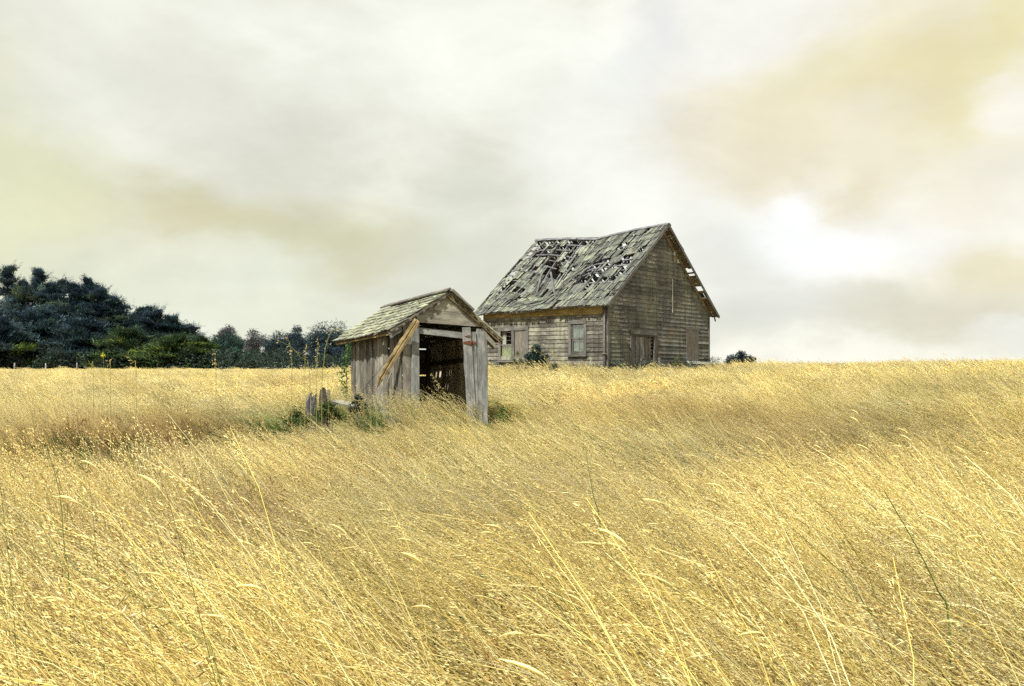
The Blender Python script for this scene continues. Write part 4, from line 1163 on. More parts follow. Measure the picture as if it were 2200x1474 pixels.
U, Vv = leaf_axes(rng.normal(0, 1, (n_, 3)), rng.uniform(.05, .10, n_), rng.uniform(.04, .08, n_), .5)
link('leaves', quads_mesh('leaves', C, U, Vv, np.array((.05, .11, .03))*rng.uniform(.5, 1.5, (n_, 1)), M['leaf']), Matrix.Translation((vp.x, vp.y, vg)), vt)
tube('stem', [(vp.x, vp.y, vg-.05), (vp.x+.03, vp.y, vg+.7), (vp.x, vp.y, vg+vtop*.95)], [.012, .01, .005], M['stem'], vt, 5)
bush('shrub', 1190, 800, 37.4, 16, 20, 'low scrub right of the dark green shrub by the side wall', (.045, .060, .035), 1500, .06, 5)
bush('shrub', 1456, 800, 41.2, 15, 34, 'scraggly weeds against the gable wall left of the boarded window', (.085, .095, .035), 900, .06, 5)
bush('shrub', 1340, 803, 38.4, 18, 16, 'low dark scrub at the foot of the gable wall left of the door', (.035, .048, .040), 1300, .06, 5)
bush('weed_patch', 180, 1000, 12.4, 40, 34, 'fresh green weeds in the straw grass at the left of the field', (.085, .135, .035), 2600, .035, 8, cat='weeds')
bush('shrub', 770, 880, 18.55, 26, 30, 'dark tangled brush at the foot of the left shed wall', (.030, .045, .035), 3000, .06, 7)
bush('shrub', 704, 900, 17.4, 38, 42, 'olive green brush around the grey plank left of the shed', (.060, .080, .025), 3600, .05, 8)
bush('shrub', 640, 912, 16.6, 44, 38, 'low green brush furthest left of the shed', (.065, .090, .028), 2600, .045, 7)
bush('shrub', 1078, 900, 18.2, 17, 24, 'fresh green weeds beside the right corner post of the shed', (.085, .12, .03), 1800, .045, 6)
# ------------------------------------------------------------------ debris by the shed
def rock(name, x, y0, y1, wpx, D, label, cat, mat, tall=1.0, seed=0):
    r0 = random.Random(seed)
    p = px(x, y1, D); X0, Y0 = p.x, p.y; g0 = gz(X0, Y0); topz = (HZ-y0)/F*D; H = topz-g0+.1; R = wpx/F*D
    V_, Fc = [], []; K, J = 10, 7
    for j in range(J):
        f = j/(J-1)
        for i in range(K):
            a = 2*math.pi*i/K; rr = R*(1-.22*f)*(1 if j < J-1 else .86)*(1+.12*math.sin(j*2.1+seed))*(1+.22*math.sin(3*a+seed)+r0.uniform(-.1, .1))
            V_.append((math.cos(a)*rr+.15*R*f, math.sin(a)*rr, -.1+H*f+r0.uniform(-.02, .02)+(.10*math.sin(a+seed)*f*f)))
    for j in range(J-1):
        for i in range(K): Fc.append((j*K+i, j*K+(i+1) % K, (j+1)*K+(i+1) % K, (j+1)*K+i))
    Fc.append(tuple(range((J-1)*K, J*K)))
    o = link(name, mesh(name, V_, Fc, mat), Matrix.Translation((X0, Y0, g0)))
    return tag(o, label, cat)
rock('stump', 661, 852, 870, 9, 18.2, 'weathered grey stump left of the shed, tallest of the debris on the left', 'stump', M['stone'], seed=1)
rock('stump', 672, 856, 875, 9, 17.9, 'short pale stump leaning against the grey stump', 'stump', M['stone'], seed=2)
rock('stump', 693, 842, 860, 9, 19.4, 'brown rotten post stump behind the lying plank', 'stump', M['bark'], seed=3)
p = px(705, 850, 19.6)
board('stake', Vector((p.x, p.y, gz(p.x, p.y)-.1)), px(706, 837, 19.6), .06, .05, (0, -1, 0), M['shed'], None)
tag(bpy.data.objects['stake'], 'thin upright stake between the rotten stump and the shed', 'stake')
o = board('fallen_plank', px(716, 862, 19.0), px(764, 872, 18.5), .13, .05, (0, -.5, 1), M['siding'], None, segs=4, rag=.01)
tag(o, 'grey plank lying on the brush beside the left wall of the shed', 'plank')
# fence posts along the far edge of the field
for i, (x, lab) in enumerate(((31, 'far grey fence post at the field edge, leftmost of three'), (98, 'far grey fence post at the field edge, middle of three'), (165, 'far grey fence post at the field edge, rightmost of three'))):
    D = 118; p = px(x, 795, D); g0 = gz(p.x, p.y)
    o = tube('fence_post', [(p.x, p.y, g0-.2), (p.x+.02, p.y, g0+.9), (p.x+.02, p.y, g0+1.25)], [.10, .09, .075], M['shedgray'], None, 6)
    tag(o, lab, 'fence post', 'fence posts at the field edge')

# ================================================================== GRASS
STRAW = np.array([(.72, .63, .26), (.68, .58, .21), (.77, .70, .35), (.60, .50, .20), (.84, .80, .53), (.46, .34, .13)])
def tubes(P_, rad):
    """P_ (n,k,3) paths, rad (n,k) -> three-sided stems"""
    n_, k_, _ = P_.shape
    T = np.gradient(P_, axis=1); T /= np.linalg.norm(T, axis=2)[..., None]+1e-9
    a = np.cross(T, np.array([.2, 1, .15])); a /= np.linalg.norm(a, axis=2)[..., None]+1e-9; b_ = np.cross(T, a)
    V_ = np.stack([P_+(a*math.cos(q_)+b_*math.sin(q_))*rad[..., None] for q_ in (0, 2.094, 4.189)], 2)   # n,k,3,3
    idx = np.arange(n_*k_*3).reshape(n_, k_, 3)
    q = []
    for j in range(3):
        j2 = (j+1) % 3
        q.append(np.stack([idx[:, :-1, j], idx[:, :-1, j2], idx[:, 1:, j2], idx[:, 1:, j]], -1).reshape(-1, 4))
    return V_.reshape(-1, 3), np.concatenate(q), k_*3
def spikes(C, D_, L, wd):
    """slender three-sided spikelets"""
    n_ = len(C); D_ = D_/np.linalg.norm(D_, axis=1)[:, None]
    a = np.cross(D_, rng.normal(0, 1, (n_, 3))); a /= np.linalg.norm(a, axis=1)[:, None]; b_ = np.cross(D_, a)
    m_ = C+D_*(L*.38)[:, None]
    V_ = np.stack([C]+[m_+(a*math.cos(q_)+b_*math.sin(q_))*wd[:, None] for q_ in (0, 2.094, 4.189)]+[C+D_*L[:, None]], 1)
    i = np.arange(n_)[:, None]*5
    f = [(0, 2, 1, 1), (0, 3, 2, 2), (0, 1, 3, 3), (4, 1, 2, 2), (4, 2, 3, 3), (4, 3, 1, 1)]
    F_ = np.concatenate([i+np.array(x[:3])[None] for x in f])
    return V_.reshape(-1, 3), F_
def stems_paths(n_, radius, Lr, a0, a1, wind=-1.0, azs=.35, k_=6):
    r = radius*np.sqrt(rng.random(n_)); th = rng.uniform(0, 6.28, n_)
    base = np.stack([r*np.cos(th), r*np.sin(th), np.full(n_, -.03)], 1)
    L = rng.uniform(*Lr, n_); A0 = np.radians(rng.normal(*a0, n_)); A1 = np.radians(rng.normal(*a1, n_))
    azm = math.pi+rng.normal(0, azs, n_)
    P_ = [base]
    s = np.linspace(0, 1, k_)
    for j in range(1, k_):
        sm_ = (s[j]+s[j-1])/2; A = A0+(A1-A0)*sm_**1.4
        d = np.stack([np.sin(A)*np.cos(azm), np.sin(A)*np.sin(azm), np.cos(A)], 1)
        P_.append(P_[-1]+d*(L/(k_-1))[:, None])
    P_ = np.stack(P_, 1)
    P_[:, :, 2] = np.maximum(P_[:, :, 2], .02+P_[:, :1, 2]*0)
    return P_, L
def clump(name, n_, radius, stem_w, spk, spk_l, spk_w, leaves, Lr=(.62, .95), a0=(22, 12), a1=(72, 14), k_=6, azs=.35, greenp=.04, leaf_w=.004, leafL=(.25, .5), catkin=0.045):
    Vs, Fs, Ts = [], [], []; off = 0
    def add(V_, F_, T_):
        nonlocal off
        if F_.shape[1] == 4: F_ = np.concatenate([F_[:, [0, 1, 2]], F_[:, [0, 2, 3]]])
        Vs.append(V_); Fs.append(F_+off); Ts.append(T_); off += len(V_)
    P_, L = stems_paths(n_, radius, Lr, a0, a1, azs=azs, k_=k_)
    tone = STRAW[rng.integers(0, len(STRAW), n_)]*rng.uniform(.8, 1.2, (n_, 1))
    g_ = rng.random(n_) < greenp; tone[g_] = np.array([.15, .19, .045])*rng.uniform(.8, 1.3, (g_.sum(), 1))
    rad = stem_w*(1.15-.75*np.linspace(0, 1, k_))[None]*rng.uniform(.7, 1.3, (n_, 1))
    V_, F_, kk = tubes(P_, rad); add(V_, F_, np.repeat(tone, kk, 0))
    # heads
    cat_ = rng.random(n_) < catkin
    for i in range(n_):
        if g_[i] and random.random() < .5: continue
        pth = P_[i]; tip = pth[-1]; d = pth[-1]-pth[-2]; seg = np.linalg.norm(d); d = d/seg
        if cat_[i]:
            Lc = random.uniform(.05, .09); m_ = 5
            ss = np.linspace(0, 1, m_)[:, None]
            cp_ = tip+d*Lc*ss+np.array([-.012, 0, -.02])*ss**2
            V_, F_, kk = tubes(cp_[None], (np.array([.3, 1, 1.1, .9, .25])*max(spk_w*1.15, .0042))[None])
            add(V_, F_, np.repeat(np.array([[.72, .65, .34]]), kk, 0)); continue
        m_ = max(2, int(spk*random.uniform(.6, 1.3)))
        s = rng.uniform(.0, 1, m_); hl = random.uniform(.13, .24)
        c_ = tip-d*hl*(1-s)[:, None]*1.0+rng.normal(0, .012, (m_, 3))*(1.3-s)[:, None]+np.array([-.01, 0, -.018])*s[:, None]
        dd = d[None]*.75+rng.normal(0, .22, (m_, 3))+np.array([-.48, 0, .0])
        br = rng.random(m_)
        tt = np.where(br[:, None] < .62, np.array([[.76, .685, .36]]), np.where(br[:, None] < .88, np.array([[.60, .48, .18]]), np.array([[.30, .21, .09]])))*rng.uniform(.8, 1.2, (m_, 1))
        V_, F_ = spikes(c_, dd, rng.uniform(.7, 1.3, m_)*spk_l, rng.uniform(.7, 1.2, m_)*spk_w)
        add(V_, F_, np.repeat(tt, 5, 0))
    # dry leaves, lower in the stand
    if leaves:
        P_, L = stems_paths(leaves, radius*1.1, leafL, (25, 22), (105, 30), azs=.9, k_=4)
        P_[:, :, 2] += 0
        w_ = leaf_w*np.array([1, 1, .7, .1])[None, :, None]
        side = rng.normal(0, 1, (leaves, 1, 3)); T = P_[:, 1:2]-P_[:, :1]; side = np.cross(side, T); side /= np.linalg.norm(side, axis=2)[..., None]
        A = P_-side*w_; B = P_+side*w_
        V_ = np.stack([A, B], 2).reshape(-1, 3); idx = np.arange(leaves*8).reshape(leaves, 4, 2)
        F_ = np.stack([idx[:, :-1, 0], idx[:, :-1, 1], idx[:, 1:, 1], idx[:, 1:, 0]], -1).reshape(-1, 4)
        tn = STRAW[rng.integers(0, len(STRAW), leaves)]*rng.uniform(.6, 1.05, (leaves, 1))
        gg = rng.random(leaves) < .08; tn[gg] = np.array([.15, .17, .05])
        add(V_, F_, np.repeat(tn, 8, 0))
    me = npmesh(name, np.concatenate(Vs), np.concatenate(Fs), M['grass'], np.concatenate(Ts))
    return me
protos = bpy.data.collections.new('grass_clump_shapes')
def reg(i, me):
    o = bpy.data.objects.new('grass_shape_%03d' % i, me); protos.objects.link(o)
pi = 0
LOD = []
def lodset(cnt, **kw):
    global pi
    ids = []
    for _ in range(cnt):
        reg(pi, clump('grass_clump', **kw)); ids.append(pi); pi += 1
    LOD.append(ids)
lodset(8, n_=38, radius=.21, stem_w=.0019, spk=13, spk_l=.018, spk_w=.0015, leaves=22, Lr=(.7, 1.15), azs=.2)
lodset(6, n_=34, radius=.25, stem_w=.0032, spk=10, spk_l=.024, spk_w=.0024, leaves=20, k_=5, leaf_w=.005, Lr=(.7, 1.1), azs=.2)
lodset(5, n_=34, radius=.42, stem_w=.0045, spk=7, spk_l=.045, spk_w=.0058, leaves=24, k_=4, leaf_w=.009, azs=.22)
lodset(4, n_=90, radius=1.3, stem_w=.006, spk=5, spk_l=.10, spk_w=.014, leaves=80, k_=4, leaf_w=.022)
# index blocks: upright variants for the left of the field, green weeds, brown weeds
lodset(4, n_=24, radius=.22, stem_w=.0016, spk=10, spk_l=.022, spk_w=.0026, leaves=30, Lr=(.7, 1.05), a0=(8, 8), a1=(34, 14), greenp=.16)
LONG = []
for _ in range(5):
    reg(pi, clump('grass_clump', n_=6, radius=.35, stem_w=.0017, spk=18, spk_l=.019, spk_w=.0017, leaves=0, Lr=(.9, 1.25), a0=(20, 8), a1=(66, 12), azs=.15, greenp=.10, catkin=.0)); LONG.append(pi); pi += 1
GREENS = []
for _ in range(4):
    reg(pi, clump('grass_clump', n_=2, radius=.25, stem_w=.0022, spk=5, spk_l=.016, spk_w=.0014, leaves=0, Lr=(1.0, 1.4), a0=(10, 7), a1=(38, 12), azs=.3, greenp=1.0, catkin=.0)); GREENS.append(pi); pi += 1
def weeds(cnt, tones, n_=110, h=(.30, .62), leaf=(.03, .055)):
    global pi
    ids = []
    for _ in range(cnt):
        P_, L = stems_paths(22, .2, h, (15, 15), (35, 20), azs=1.6, k_=4)
        V_, F_, kk = tubes(P_, np.full((22, 4), .002)); F_ = np.concatenate([F_[:, [0, 1, 2]], F_[:, [0, 2, 3]]])
        i = rng.integers(0, 22, n_*3); f = rng.random(n_*3)*2.99; j = f.astype(int); fr = (f-j)[:, None]
        c_ = P_[i, j]*(1-fr)+P_[i, j+1]*fr
        sv, sf = spikes(c_, rng.normal(0, 1, c_.shape)+np.array([-.3, 0, .4]), rng.uniform(*leaf, len(c_)), rng.uniform(.004, .010, len(c_)))
        tn = np.array(tones)[rng.integers(0, len(tones), len(c_))]*rng.uniform(.7, 1.3, (len(c_), 1))
        V2 = np.concatenate([V_, sv]); F2 = np.concatenate([F_, sf+len(V_)])
        T2 = np.concatenate([np.repeat(np.array([tones[0]]), len(V_), 0), np.repeat(tn, 5, 0)])
        reg(pi, npmesh('weed_clump', V2, F2, M['grass'], T2)); ids.append(pi); pi += 1
    LOD.append(ids)
weeds(3, [(.12, .20, .045), (.18, .24, .06), (.09, .15, .04)])
weeds(3, [(.34, .23, .09), (.27, .15, .055), (.44, .32, .13)])
weeds(2, [(.30, .10, .06), (.26, .12, .06), (.40, .20, .09)], leaf=(.012, .022))

def g_inv(X_, Y_, lo=1.5, hi=160, canopy=.35):
    """where the sight line of a photograph pixel first meets the grass top"""
    for D in np.geomspace(lo, hi, 900):
        x = (X_-1100)/F*D
        if (HZ-Y_)/F*D <= gz(x, D)+canopy: return x, D
    return (X_-1100)/F*hi, hi
# patches: photograph px, radius m, kind, strength
PATCH = [(290, 935, 1.7, 'brown', 1.0), (345, 975, 1.0, 'brown', .9), (180, 975, 1.0, 'green', 1.0), (60, 985, .7, 'green', .6), (240, 1040, .7, 'brown', .8), (430, 1020, 1.0, 'brown', .5),
         (640, 900, 1.1, 'green', .9), (590, 925, .9, 'green', .9), (700, 890, .9, 'green', .8), (740, 880, .7, 'green', .6), (1075, 885, .7, 'green', .9), (1120, 905, .7, 'green', .5),
         (640, 838, 1.4, 'brown', .5), (1400, 885, 1.5, 'brown', .35), (640, 1190, .5, 'brown', .6), (420, 1180, .5, 'brown', .5), (1170, 910, .7, 'brown', .6), (850, 1060, .6, 'brown', .25),
         (1740, 940, 1.6, 'brown', .3), (1900, 1000, .8, 'brown', .4), (1560, 1090, .6, 'brown', .35), (1780, 1350, .09, 'red', .7), (2110, 1410, .11, 'red', .8), (150, 1370, .08, 'red', .5),
         (1250, 1120, .5, 'brown', .35), (960, 960, .6, 'brown', .3), (1100, 1390, .25, 'green', .5), (1180, 1420, .3, 'brown', .5)]
PC = [(*g_inv(a, b_), r, k_, s) for a, b_, r, k_, s in PATCH]
def nz(x, y, f, ph):
    return np.sin(x*f+ph)*np.sin(y*f*.9+1.7*ph)+.5*np.sin(x*f*2.3+y*f*1.1+ph*3)+.35*np.sin(y*f*3.1-x*f*1.7+ph*5)
pts, rots, scls, idxs, tints = [], [], [], [], []
HC0 = C0; 
def inside(x, y):
    dx, dy = x-C0.x, y-C0.y; u = dx*DG.x+dy*DG.y; v = dx*DS.x+dy*DS.y
    h_ = (u > -.12) & (u < WG+.1) & (v > -.12) & (v < LS+.1)
    dx, dy = x-S0.x, y-S0.y; u = dx*E1.x+dy*E1.y; v = dx*E2.x+dy*E2.y
    s_ = (u > -.12) & (u < SW+.1) & (v > -.12) & (v < SL+.1)
    return h_ | s_
def scatter(dens, y0, y1, tmax_l, tmax_r, ids, hs=1.0, xys=1.0, cond=None, upright=None):
    A = (tmax_l+tmax_r)*(y1*y1-y0*y0)/2
    n_ = int(A*dens)
    y = np.sqrt(rng.uniform(y0*y0, y1*y1, n_)); x = rng.uniform(-tmax_l, tmax_r, n_)*y
    k_ = ~inside(x, y)
    if cond is not None: k_ &= cond(x, y)
    x, y = x[k_], y[k_]; n_ = len(x)
    z = gh(x, y)
    big = nz(x, y, .35, .6)*.5+nz(x, y, 1.3, 2.1)*.35+nz(x, y, 4.0, 4.4)*.3
    h = np.clip(1+.16*big+rng.normal(0, .10, n_), .55, 1.5)
    ti = np.ones((n_, 3))*(1+.22*big+rng.normal(0, .13, n_))[:, None]
    wm = nz(x, y, .8, 5.1)[:, None]
    ti *= 1+wm*np.array([.01, -.015, -.10])
    # lower sward right in front of the shed door and post
    du = (x-S0.x)*E1.x+(y-S0.y)*E1.y; dv = (x-S0.x)*E2.x+(y-S0.y)*E2.y
    ex = np.maximum(np.maximum(-du, du-SW), 0); ey = np.maximum(np.maximum(-dv, dv-SL), 0); dd_ = np.sqrt(ex*ex+ey*ey)
    bz = np.exp(-(((x+3.0)/2.3)**2+((y-17.0)/2.6)**2)); fz = np.exp(-(((x+1.1)/1.9)**2+((y-16.6)/2.2)**2))
    h *= 1-.38*np.exp(-(dd_/1.8)**2)-.34*bz-.22*fz-.22*np.exp(-(((du-1.9)/.7)**2+((dv+.5)/.7)**2))
    id_ = rng.choice(ids, n_)
    thin = rng.random(n_) < .62*np.maximum(bz, .8*np.exp(-(dd_/1.2)**2)); id_[thin] = rng.choice(LOD[5], thin.sum()); ti[thin] *= np.array([.75, .75, .7])
    for (cx, cy, r, kd, s) in PC:
        m_ = np.exp(-((x-cx)**2+((y-cy)/2.6)**2)/(r*r))*s
        sel = rng.random(n_) < np.minimum(m_*1.1, .97)
        if y0 < 24 or r > 1:
            if kd == 'green' and sel.any(): id_[sel] = rng.choice(LOD[5], sel.sum())
            elif kd == 'brown' and sel.any():
                s2 = sel & (rng.random(n_) < .55); id_[s2] = rng.choice(LOD[6], s2.sum())
            elif kd == 'red': id_[sel] = rng.choice(LOD[7], sel.sum())
        cl = {'green': (.50, .66, .38), 'brown': (.62, .45, .33), 'red': (.9, .7, .65)}[kd]
        ti *= 1+(np.array(cl)-1)[None]*np.minimum(m_, 1)[:, None]
        if kd in ('brown', 'green'): h *= 1-.38*np.minimum(m_, 1)
    if upright is not None:
        p_ = upright(x, y); sel = (rng.random(n_) < p_) & np.isin(id_, ids); id_[sel] = rng.choice(LOD[4], sel.sum())
    pts.append(np.stack([x, y, z], 1)); idxs.append(id_)
    lod_ = nz(x, y, .62, 3.3)
    rots.append(np.stack([rng.normal(0, .06, n_), rng.normal(-.06, .10, n_)-.17*np.clip(lod_, -1, 1.4), rng.normal(-.08, .12, n_)+.12*nz(x, y, .4, 8.0)], 1))
    ti *= (1-.07*lod_)[:, None]
    fl = np.where(rng.random(n_) < .5, -1, 1)
    s_ = rng.uniform(.85, 1.15, n_)*xys
    scls.append(np.stack([s_, s_*fl, s_*h*hs], 1)); tints.append(np.clip(ti, .3, 1.6))
upl = lambda x, y: np.clip((-x/np.maximum(y, 1)-.22)*2.6, 0, .75)
scatter(17, 2.0, 8, .72, .72, LOD[0], upright=upl)
scatter(13, 8, 20, .66, .66, LOD[1], upright=upl)
scatter(5.5, 20, 48, .62, .66, LOD[2])
scatter(3.0, 48, 72, .62, .66, LOD[2])
scatter(.9, 60, 134, .64, .25, LOD[3], hs=.42, cond=lambda x, y: x/y < .2)
scatter(.35, 72, 95, .1, .62, LOD[3], hs=.4)
scatter(2.2, 5.6, 24, .70, .70, LONG)
scatter(.8, 24, 50, .62, .66, LONG, hs=.75)
scatter(.55, 3.2, 26, .70, .70, GREENS)
# rank grass against the house and round the shed
def along(n_, f, ids, hs=1.0):
    P_ = np.array([f() for _ in range(n_)]); x, y = P_[:, 0], P_[:, 1]; z = gh(x, y)
    pts.append(np.stack([x, y, z], 1)); idxs.append(rng.choice(ids, n_))
    rots.append(np.stack([rng.normal(0, .06, n_), rng.normal(0, .15, n_), rng.normal(0, .3, n_)], 1))
    s_ = rng.uniform(.85, 1.2, n_); scls.append(np.stack([s_, s_, s_*hs*rng.uniform(.8, 1.2, n_)], 1)); tints.append(rng.uniform(.75, 1.1, (n_, 1))*np.ones((1, 3)))
def f1():
    p = C0+DS*random.uniform(-.3, LS)+NS*random.uniform(.15, 1.2); return p.x, p.y
def f2():
    p = C0+DG*random.uniform(-.3, WG)+NG*random.uniform(.15, 1.2); return p.x, p.y
def f3():
    p = S0+E2*random.uniform(-.2, SL)-E1*random.uniform(.15, .7); return p.x, p.y
def f4():
    p = S0+E1*random.uniform(-.2, 1.5)-E2*random.uniform(.1, .9); return p.x, p.y
along(120, f1, LOD[2], .95); along(130, f2, LOD[2], .7); along(26, f3, LOD[4], .85); along(26, f3, LOD[5], 1.0); along(20, f4, LOD[4], .7); along(14, f4, LOD[1], 1.0)
pts = np.concatenate(pts); rots = np.concatenate(rots); scls = np.concatenate(scls); idxs = np.concatenate(idxs); tints = np.concatenate(tints)
print('grass clumps', len(pts))
gm = bpy.data.meshes.new('grass_field'); gm.vertices.add(len(pts)); gm.vertices.foreach_set('co', pts.astype(np.float32).ravel())
def addattr(nm, ty, arr, key):
    a = gm.attributes.new(nm, ty, 'POINT'); a.data.foreach_set(key, arr.ravel())
addattr('rot', 'FLOAT_VECTOR', rots.astype(np.float32), 'vector'); addattr('scl', 'FLOAT_VECTOR', scls.astype(np.float32), 'vector')
addattr('idx', 'INT', idxs.astype(np.int32), 'value')
addattr('tint', 'FLOAT_COLOR', np.concatenate([tints, np.ones((len(tints), 1))], 1).astype(np.float32), 'color')
gm.materials.append(M['grass'])
gobj = link('grass', gm)
tag(gobj, 'long dry golden grass with seed heads bent by the wind across the whole field', 'grass', kind='stuff')
ng_ = bpy.data.node_groups.new('grass_scatter', 'GeometryNodeTree')
ng_.interface.new_socket('Geometry', in_out='INPUT', socket_type='NodeSocketGeometry'); ng_.interface.new_socket('Geometry', in_out='OUTPUT', socket_type='NodeSocketGeometry')
gi_ = ng_.nodes.new('NodeGroupInput'); go_ = ng_.nodes.new('NodeGroupOutput')
ci = ng_.nodes.new('GeometryNodeCollectionInfo'); ci.inputs['Collection'].default_value = protos
ci.inputs['Separate Children'].default_value = True; ci.inputs['Reset Children'].default_value = True
ip = ng_.nodes.new('GeometryNodeInstanceOnPoints')
def na(nm, ty):
    x = ng_.nodes.new('GeometryNodeInputNamedAttribute'); x.data_type = ty; x.inputs['Name'].default_value = nm
    return x.outputs['Attribute']
L_ = ng_.links.new
L_(gi_.outputs[0], ip.inputs['Points']); L_(ci.outputs[0], ip.inputs['Instance']); ip.inputs['Pick Instance'].default_value = True
L_(na('idx', 'INT'), ip.inputs['Instance Index'])
e2r = ng_.nodes.new('FunctionNodeEulerToRotation'); L_(na('rot', 'FLOAT_VECTOR'), e2r.inputs[0]); L_(e2r.outputs[0], ip.inputs['Rotation'])
L_(na('scl', 'FLOAT_VECTOR'), ip.inputs['Scale']); L_(ip.outputs[0], go_.inputs[0])
md = gobj.modifiers.new('scatter', 'NODES'); md.node_group = ng_

# ------------------------------------------------------------------ tall stalks that stand out one by one
def stalk(path, D, label, green=.5, spk=26, sl=.034, sw=.0045, head=.45, rad=.0035, droop=-.25, name='oat_stalk', cat='grass stalk', leafy=0):
    P_ = [px(a, b_, D+i*.0) for i, (a, b_) in enumerate(path)]
    b0 = P_[0]; g0 = gz(b0.x, b0.y)
    P_ = [Vector((b0.x+(b0.x-P_[1].x)*.15, b0.y, g0-.03))]+P_ if b0.z > g0 else P_
    # smooth it
    Q = []
    for i in range(len(P_)-1):
        p0, p1, p2, p3 = P_[max(i-1, 0)], P_[i], P_[i+1], P_[min(i+2, len(P_)-1)]
        for t_ in (0, .33, .66):
            Q.append(.5*((2*p1)+(-p0+p2)*t_+(2*p0-5*p1+4*p2-p3)*t_*t_+(-p0+3*p1-3*p2+p3)*t_**3))
    Q.append(P_[-1])
    Qn = np.array([tuple(q_) for q_ in Q]); k_ = len(Qn)
    org = Qn[0].copy()
    st = np.array([.40, .36, .10])*(1-green)+np.array([.10, .15, .035])*green
    V_, F_, kk = tubes(Qn[None]-org, (rad*(1.2-.75*np.linspace(0, 1, k_)))[None])
    root = link(name, npmesh(name, V_, F_, M['stalk'], np.repeat(st[None], len(V_), 0)), Matrix.Translation(org))
    tag(root, label, cat, 'tall grass stalks standing above the field')
    seg = np.linalg.norm(np.diff(Qn, axis=0), axis=1); cum = np.concatenate([[0], np.cumsum(seg)])/seg.sum()
    s = 1-head*rng.random(spk)**1.1; c_ = np.stack([np.interp(s, cum, Qn[:, j]) for j in range(3)], 1)
    d = Qn[-1]-Qn[-3]; d /= np.linalg.norm(d)
    offv = rng.normal(0, .03, (spk, 3))*(.4+1.2*(1-s))[:, None]/(head+.1)*.6
    offv[:, 2] -= .012; offv *= min(1, sl/.030)
    tt = np.where(rng.random(spk)[:, None] < .7, np.array([[.68, .58, .33]]), np.array([[.42, .33, .13]]))*rng.uniform(.8, 1.2, (spk, 1))
    V2, F2 = spikes(c_+offv-org, d[None]*.5+np.array([-.3, 0, droop*2])+rng.normal(0, .35, (spk, 3)), rng.uniform(.7, 1.3, spk)*sl, rng.uniform(.8, 1.2, spk)*sw)
    if head < .085: return root
    # little branches that carry the spikelets
    br_ = np.stack([c_-org, c_+offv-org], 1); V3, F3, kk = tubes(br_+rng.normal(0, 1e-4, br_.shape), np.full((spk, 2), .0009))
    F3 = np.concatenate([F3[:, [0, 1, 2]], F3[:, [0, 2, 3]]])
    V4 = np.concatenate([V2, V3]); F4 = np.concatenate([F2, F3+len(V2)]); T4 = np.concatenate([np.repeat(tt, 5, 0), np.repeat(st[None], len(V3), 0)])
    link('seed_head', npmesh('seed_head', V4, F4, M['stalk'], T4), Matrix.Translation(org), root)
    return root
stalk([(665, 800), (645, 768), (625, 745), (597, 732)], 13, 'leaning oat stalk nodding left in front of the far trees', .35, 20)
stalk([(627, 800), (626, 770), (623, 740), (615, 722)], 14, 'upright oat stalk with a loose head in front of the twin-headed pine', .2, 30)
stalk([(680, 810), (681, 780), (683, 750), (683, 722)], 13, 'dense upright oat stalk left of the arching stem', .3, 46)
stalk([(655, 798), (656, 765), (659, 738)], 13.5, 'shorter oat stalk between the leaning and the dense upright one', .2, 24)
stalk([(692, 820), (696, 780), (700, 745), (712, 712), (730, 706), (741, 716)], 14, 'tall yellow-green arching stem bowing to the shed eave', .55, 14, head=.2, rad=.006)
stalk([(464, 800), (463, 785), (462, 765), (459, 752)], 13, 'pale oat head at the field edge under the low cypress', .1, 40)
stalk([(292, 800), (286, 780), (277, 768), (268, 766)], 12, 'single nodding oat head against the dark cypresses', .1, 22)
stalk([(200, 800), (196, 786), (189, 774)], 12, 'small slanting oat head left of the nodding one', .1, 14)
stalk([(237, 798), (236, 782), (236, 772)], 12, 'small upright oat head between two nodding ones', .1, 20)
stalk([(995, 905), (968, 860), (945, 830), (926, 800)], 17.2, 'tall oat stalk with a full drooping head in front of the shed doorway', .3, 70, head=.5)
stalk([(960, 910), (930, 875), (905, 850), (882, 842)], 17.0, 'bowed oat stalk across the left side of the doorway', .35, 46, head=.45)
stalk([(1030, 900), (1005, 868), (985, 850), (962, 844)], 17.1, 'thin green oat stalk crossing the broken door board', .6, 14, head=.5)
stalk([(905, 900), (878, 862), (852, 832), (828, 819)], 17.0, 'green oat stalk arching before the left wall of the shed', .6, 12, head=.45)
stalk([(860, 915), (830, 868), (792, 848), (762, 842)], 16.8, 'oat stalk with a bushy head at the back foot of the shed', .3, 34)
stalk([(905, 930), (880, 880), (830, 850), (780, 862), (740, 852)], 16.5, 'long straw stalk bowed low over the brush by the shed', .1, 50, head=.5)
stalk([(1240, 800), (1215, 780), (1190, 760), (1166, 737)], 33, 'slanting oat stalk in front of the siding between the windows', .0, 16, sl=.06, sw=.009, rad=.008)
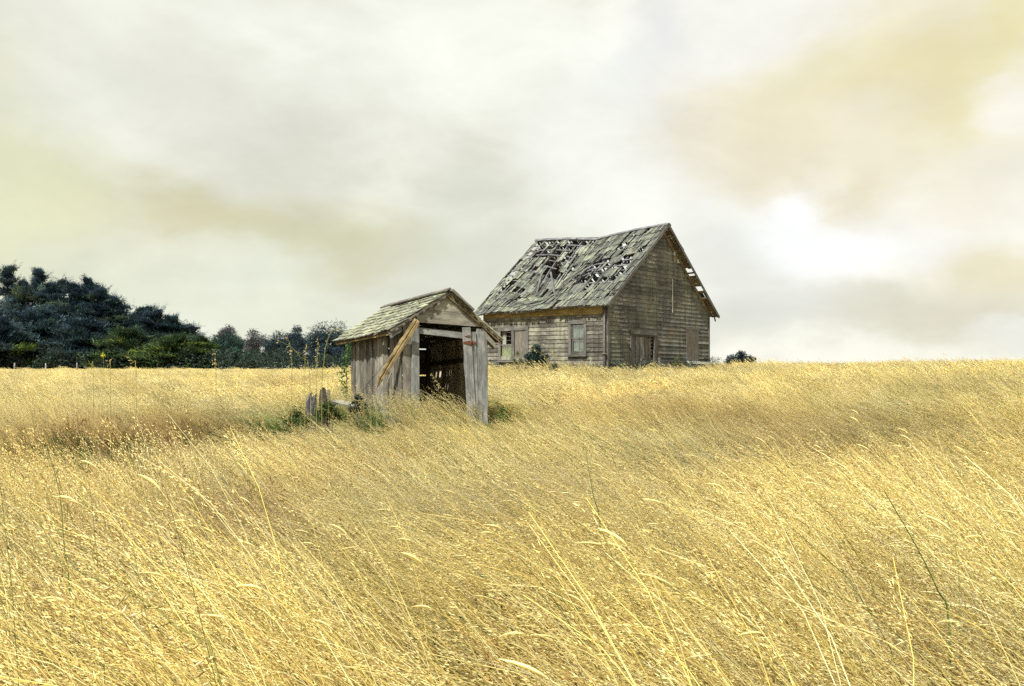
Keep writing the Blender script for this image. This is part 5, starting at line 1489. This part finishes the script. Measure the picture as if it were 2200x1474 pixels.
stalk([(1225, 805), (1210, 785), (1192, 765), (1182, 745)], 33.5, 'second slanting oat stalk closer to the curtained window', .0, 12, sl=.05, sw=.008, rad=.007)
stalk([(1200, 800), (1180, 775), (1160, 758), (1140, 748)], 33, 'oat stalk lying over the dark shrub by the house', .1, 20, sl=.06, sw=.009, rad=.007)
stalk([(2040, 1345), (2016, 1270), (1970, 1175), (1900, 1055)], 3.3, 'long dark green stem slanting up near the right edge', 1.0, 14, sl=.012, sw=.0015, head=.05, rad=.0042)
stalk([(2062, 1330), (2060, 1240), (2050, 1160), (2025, 1090)], 3.6, 'thin brown upright stem right of the long green one', .5, 14, sl=.012, sw=.0015, head=.05, rad=.0026)
stalk([(475, 1474), (380, 1350), (310, 1290), (210, 1235)], 2.1, 'close blurred pale oat head in the lower left foreground', .3, 44, sl=.035, sw=.004, head=.55, rad=.003)
stalk([(150, 1290), (138, 1180), (128, 1060), (100, 960)], 3.4, 'tall green-yellow stem at the lower left', .7, 14, sl=.015, sw=.0018, head=.1, rad=.003)
stalk([(1290, 1140), (1276, 1070), (1265, 1010), (1258, 960)], 5.0, 'thin dark green stem standing alone below the house', .95, 14, sl=.015, sw=.002, head=.08, rad=.0035)
for (x, y, lab, tn) in ((704, 801, 'bright yellow flower head in the grass left of the shed', None), (222, 763, 'yellow-green flower head against the dark cypresses', None)):
    D = 17 if x > 500 else 30
    p = px(x, y, D); g0 = gz(p.x, p.y)
    r_ = empty('yellow_flower', (p.x, p.y, g0)); tag(r_, lab, 'flower')
    tube('stem', [(p.x, p.y, g0-.02), (p.x+.02, p.y, (g0+p.z)/2), (p.x, p.y, p.z)], [.004, .004, .003], M['stem'], r_, 5)
    D *= .55; n_ = 46; c_ = rng.normal(0, .03*D/17, (n_, 3)); U, Vv = leaf_axes(rng.normal(0, 1, (n_, 3)), np.full(n_, .05*D/17), np.full(n_, .035*D/17), .5)
    link('petals', quads_mesh('petals', c_+np.array([0, 0, p.z-g0]), U, Vv, np.repeat(np.array([[.50, .50, .05]]), n_, 0), M['leaf']), Matrix.Translation((p.x, p.y, g0)), r_)
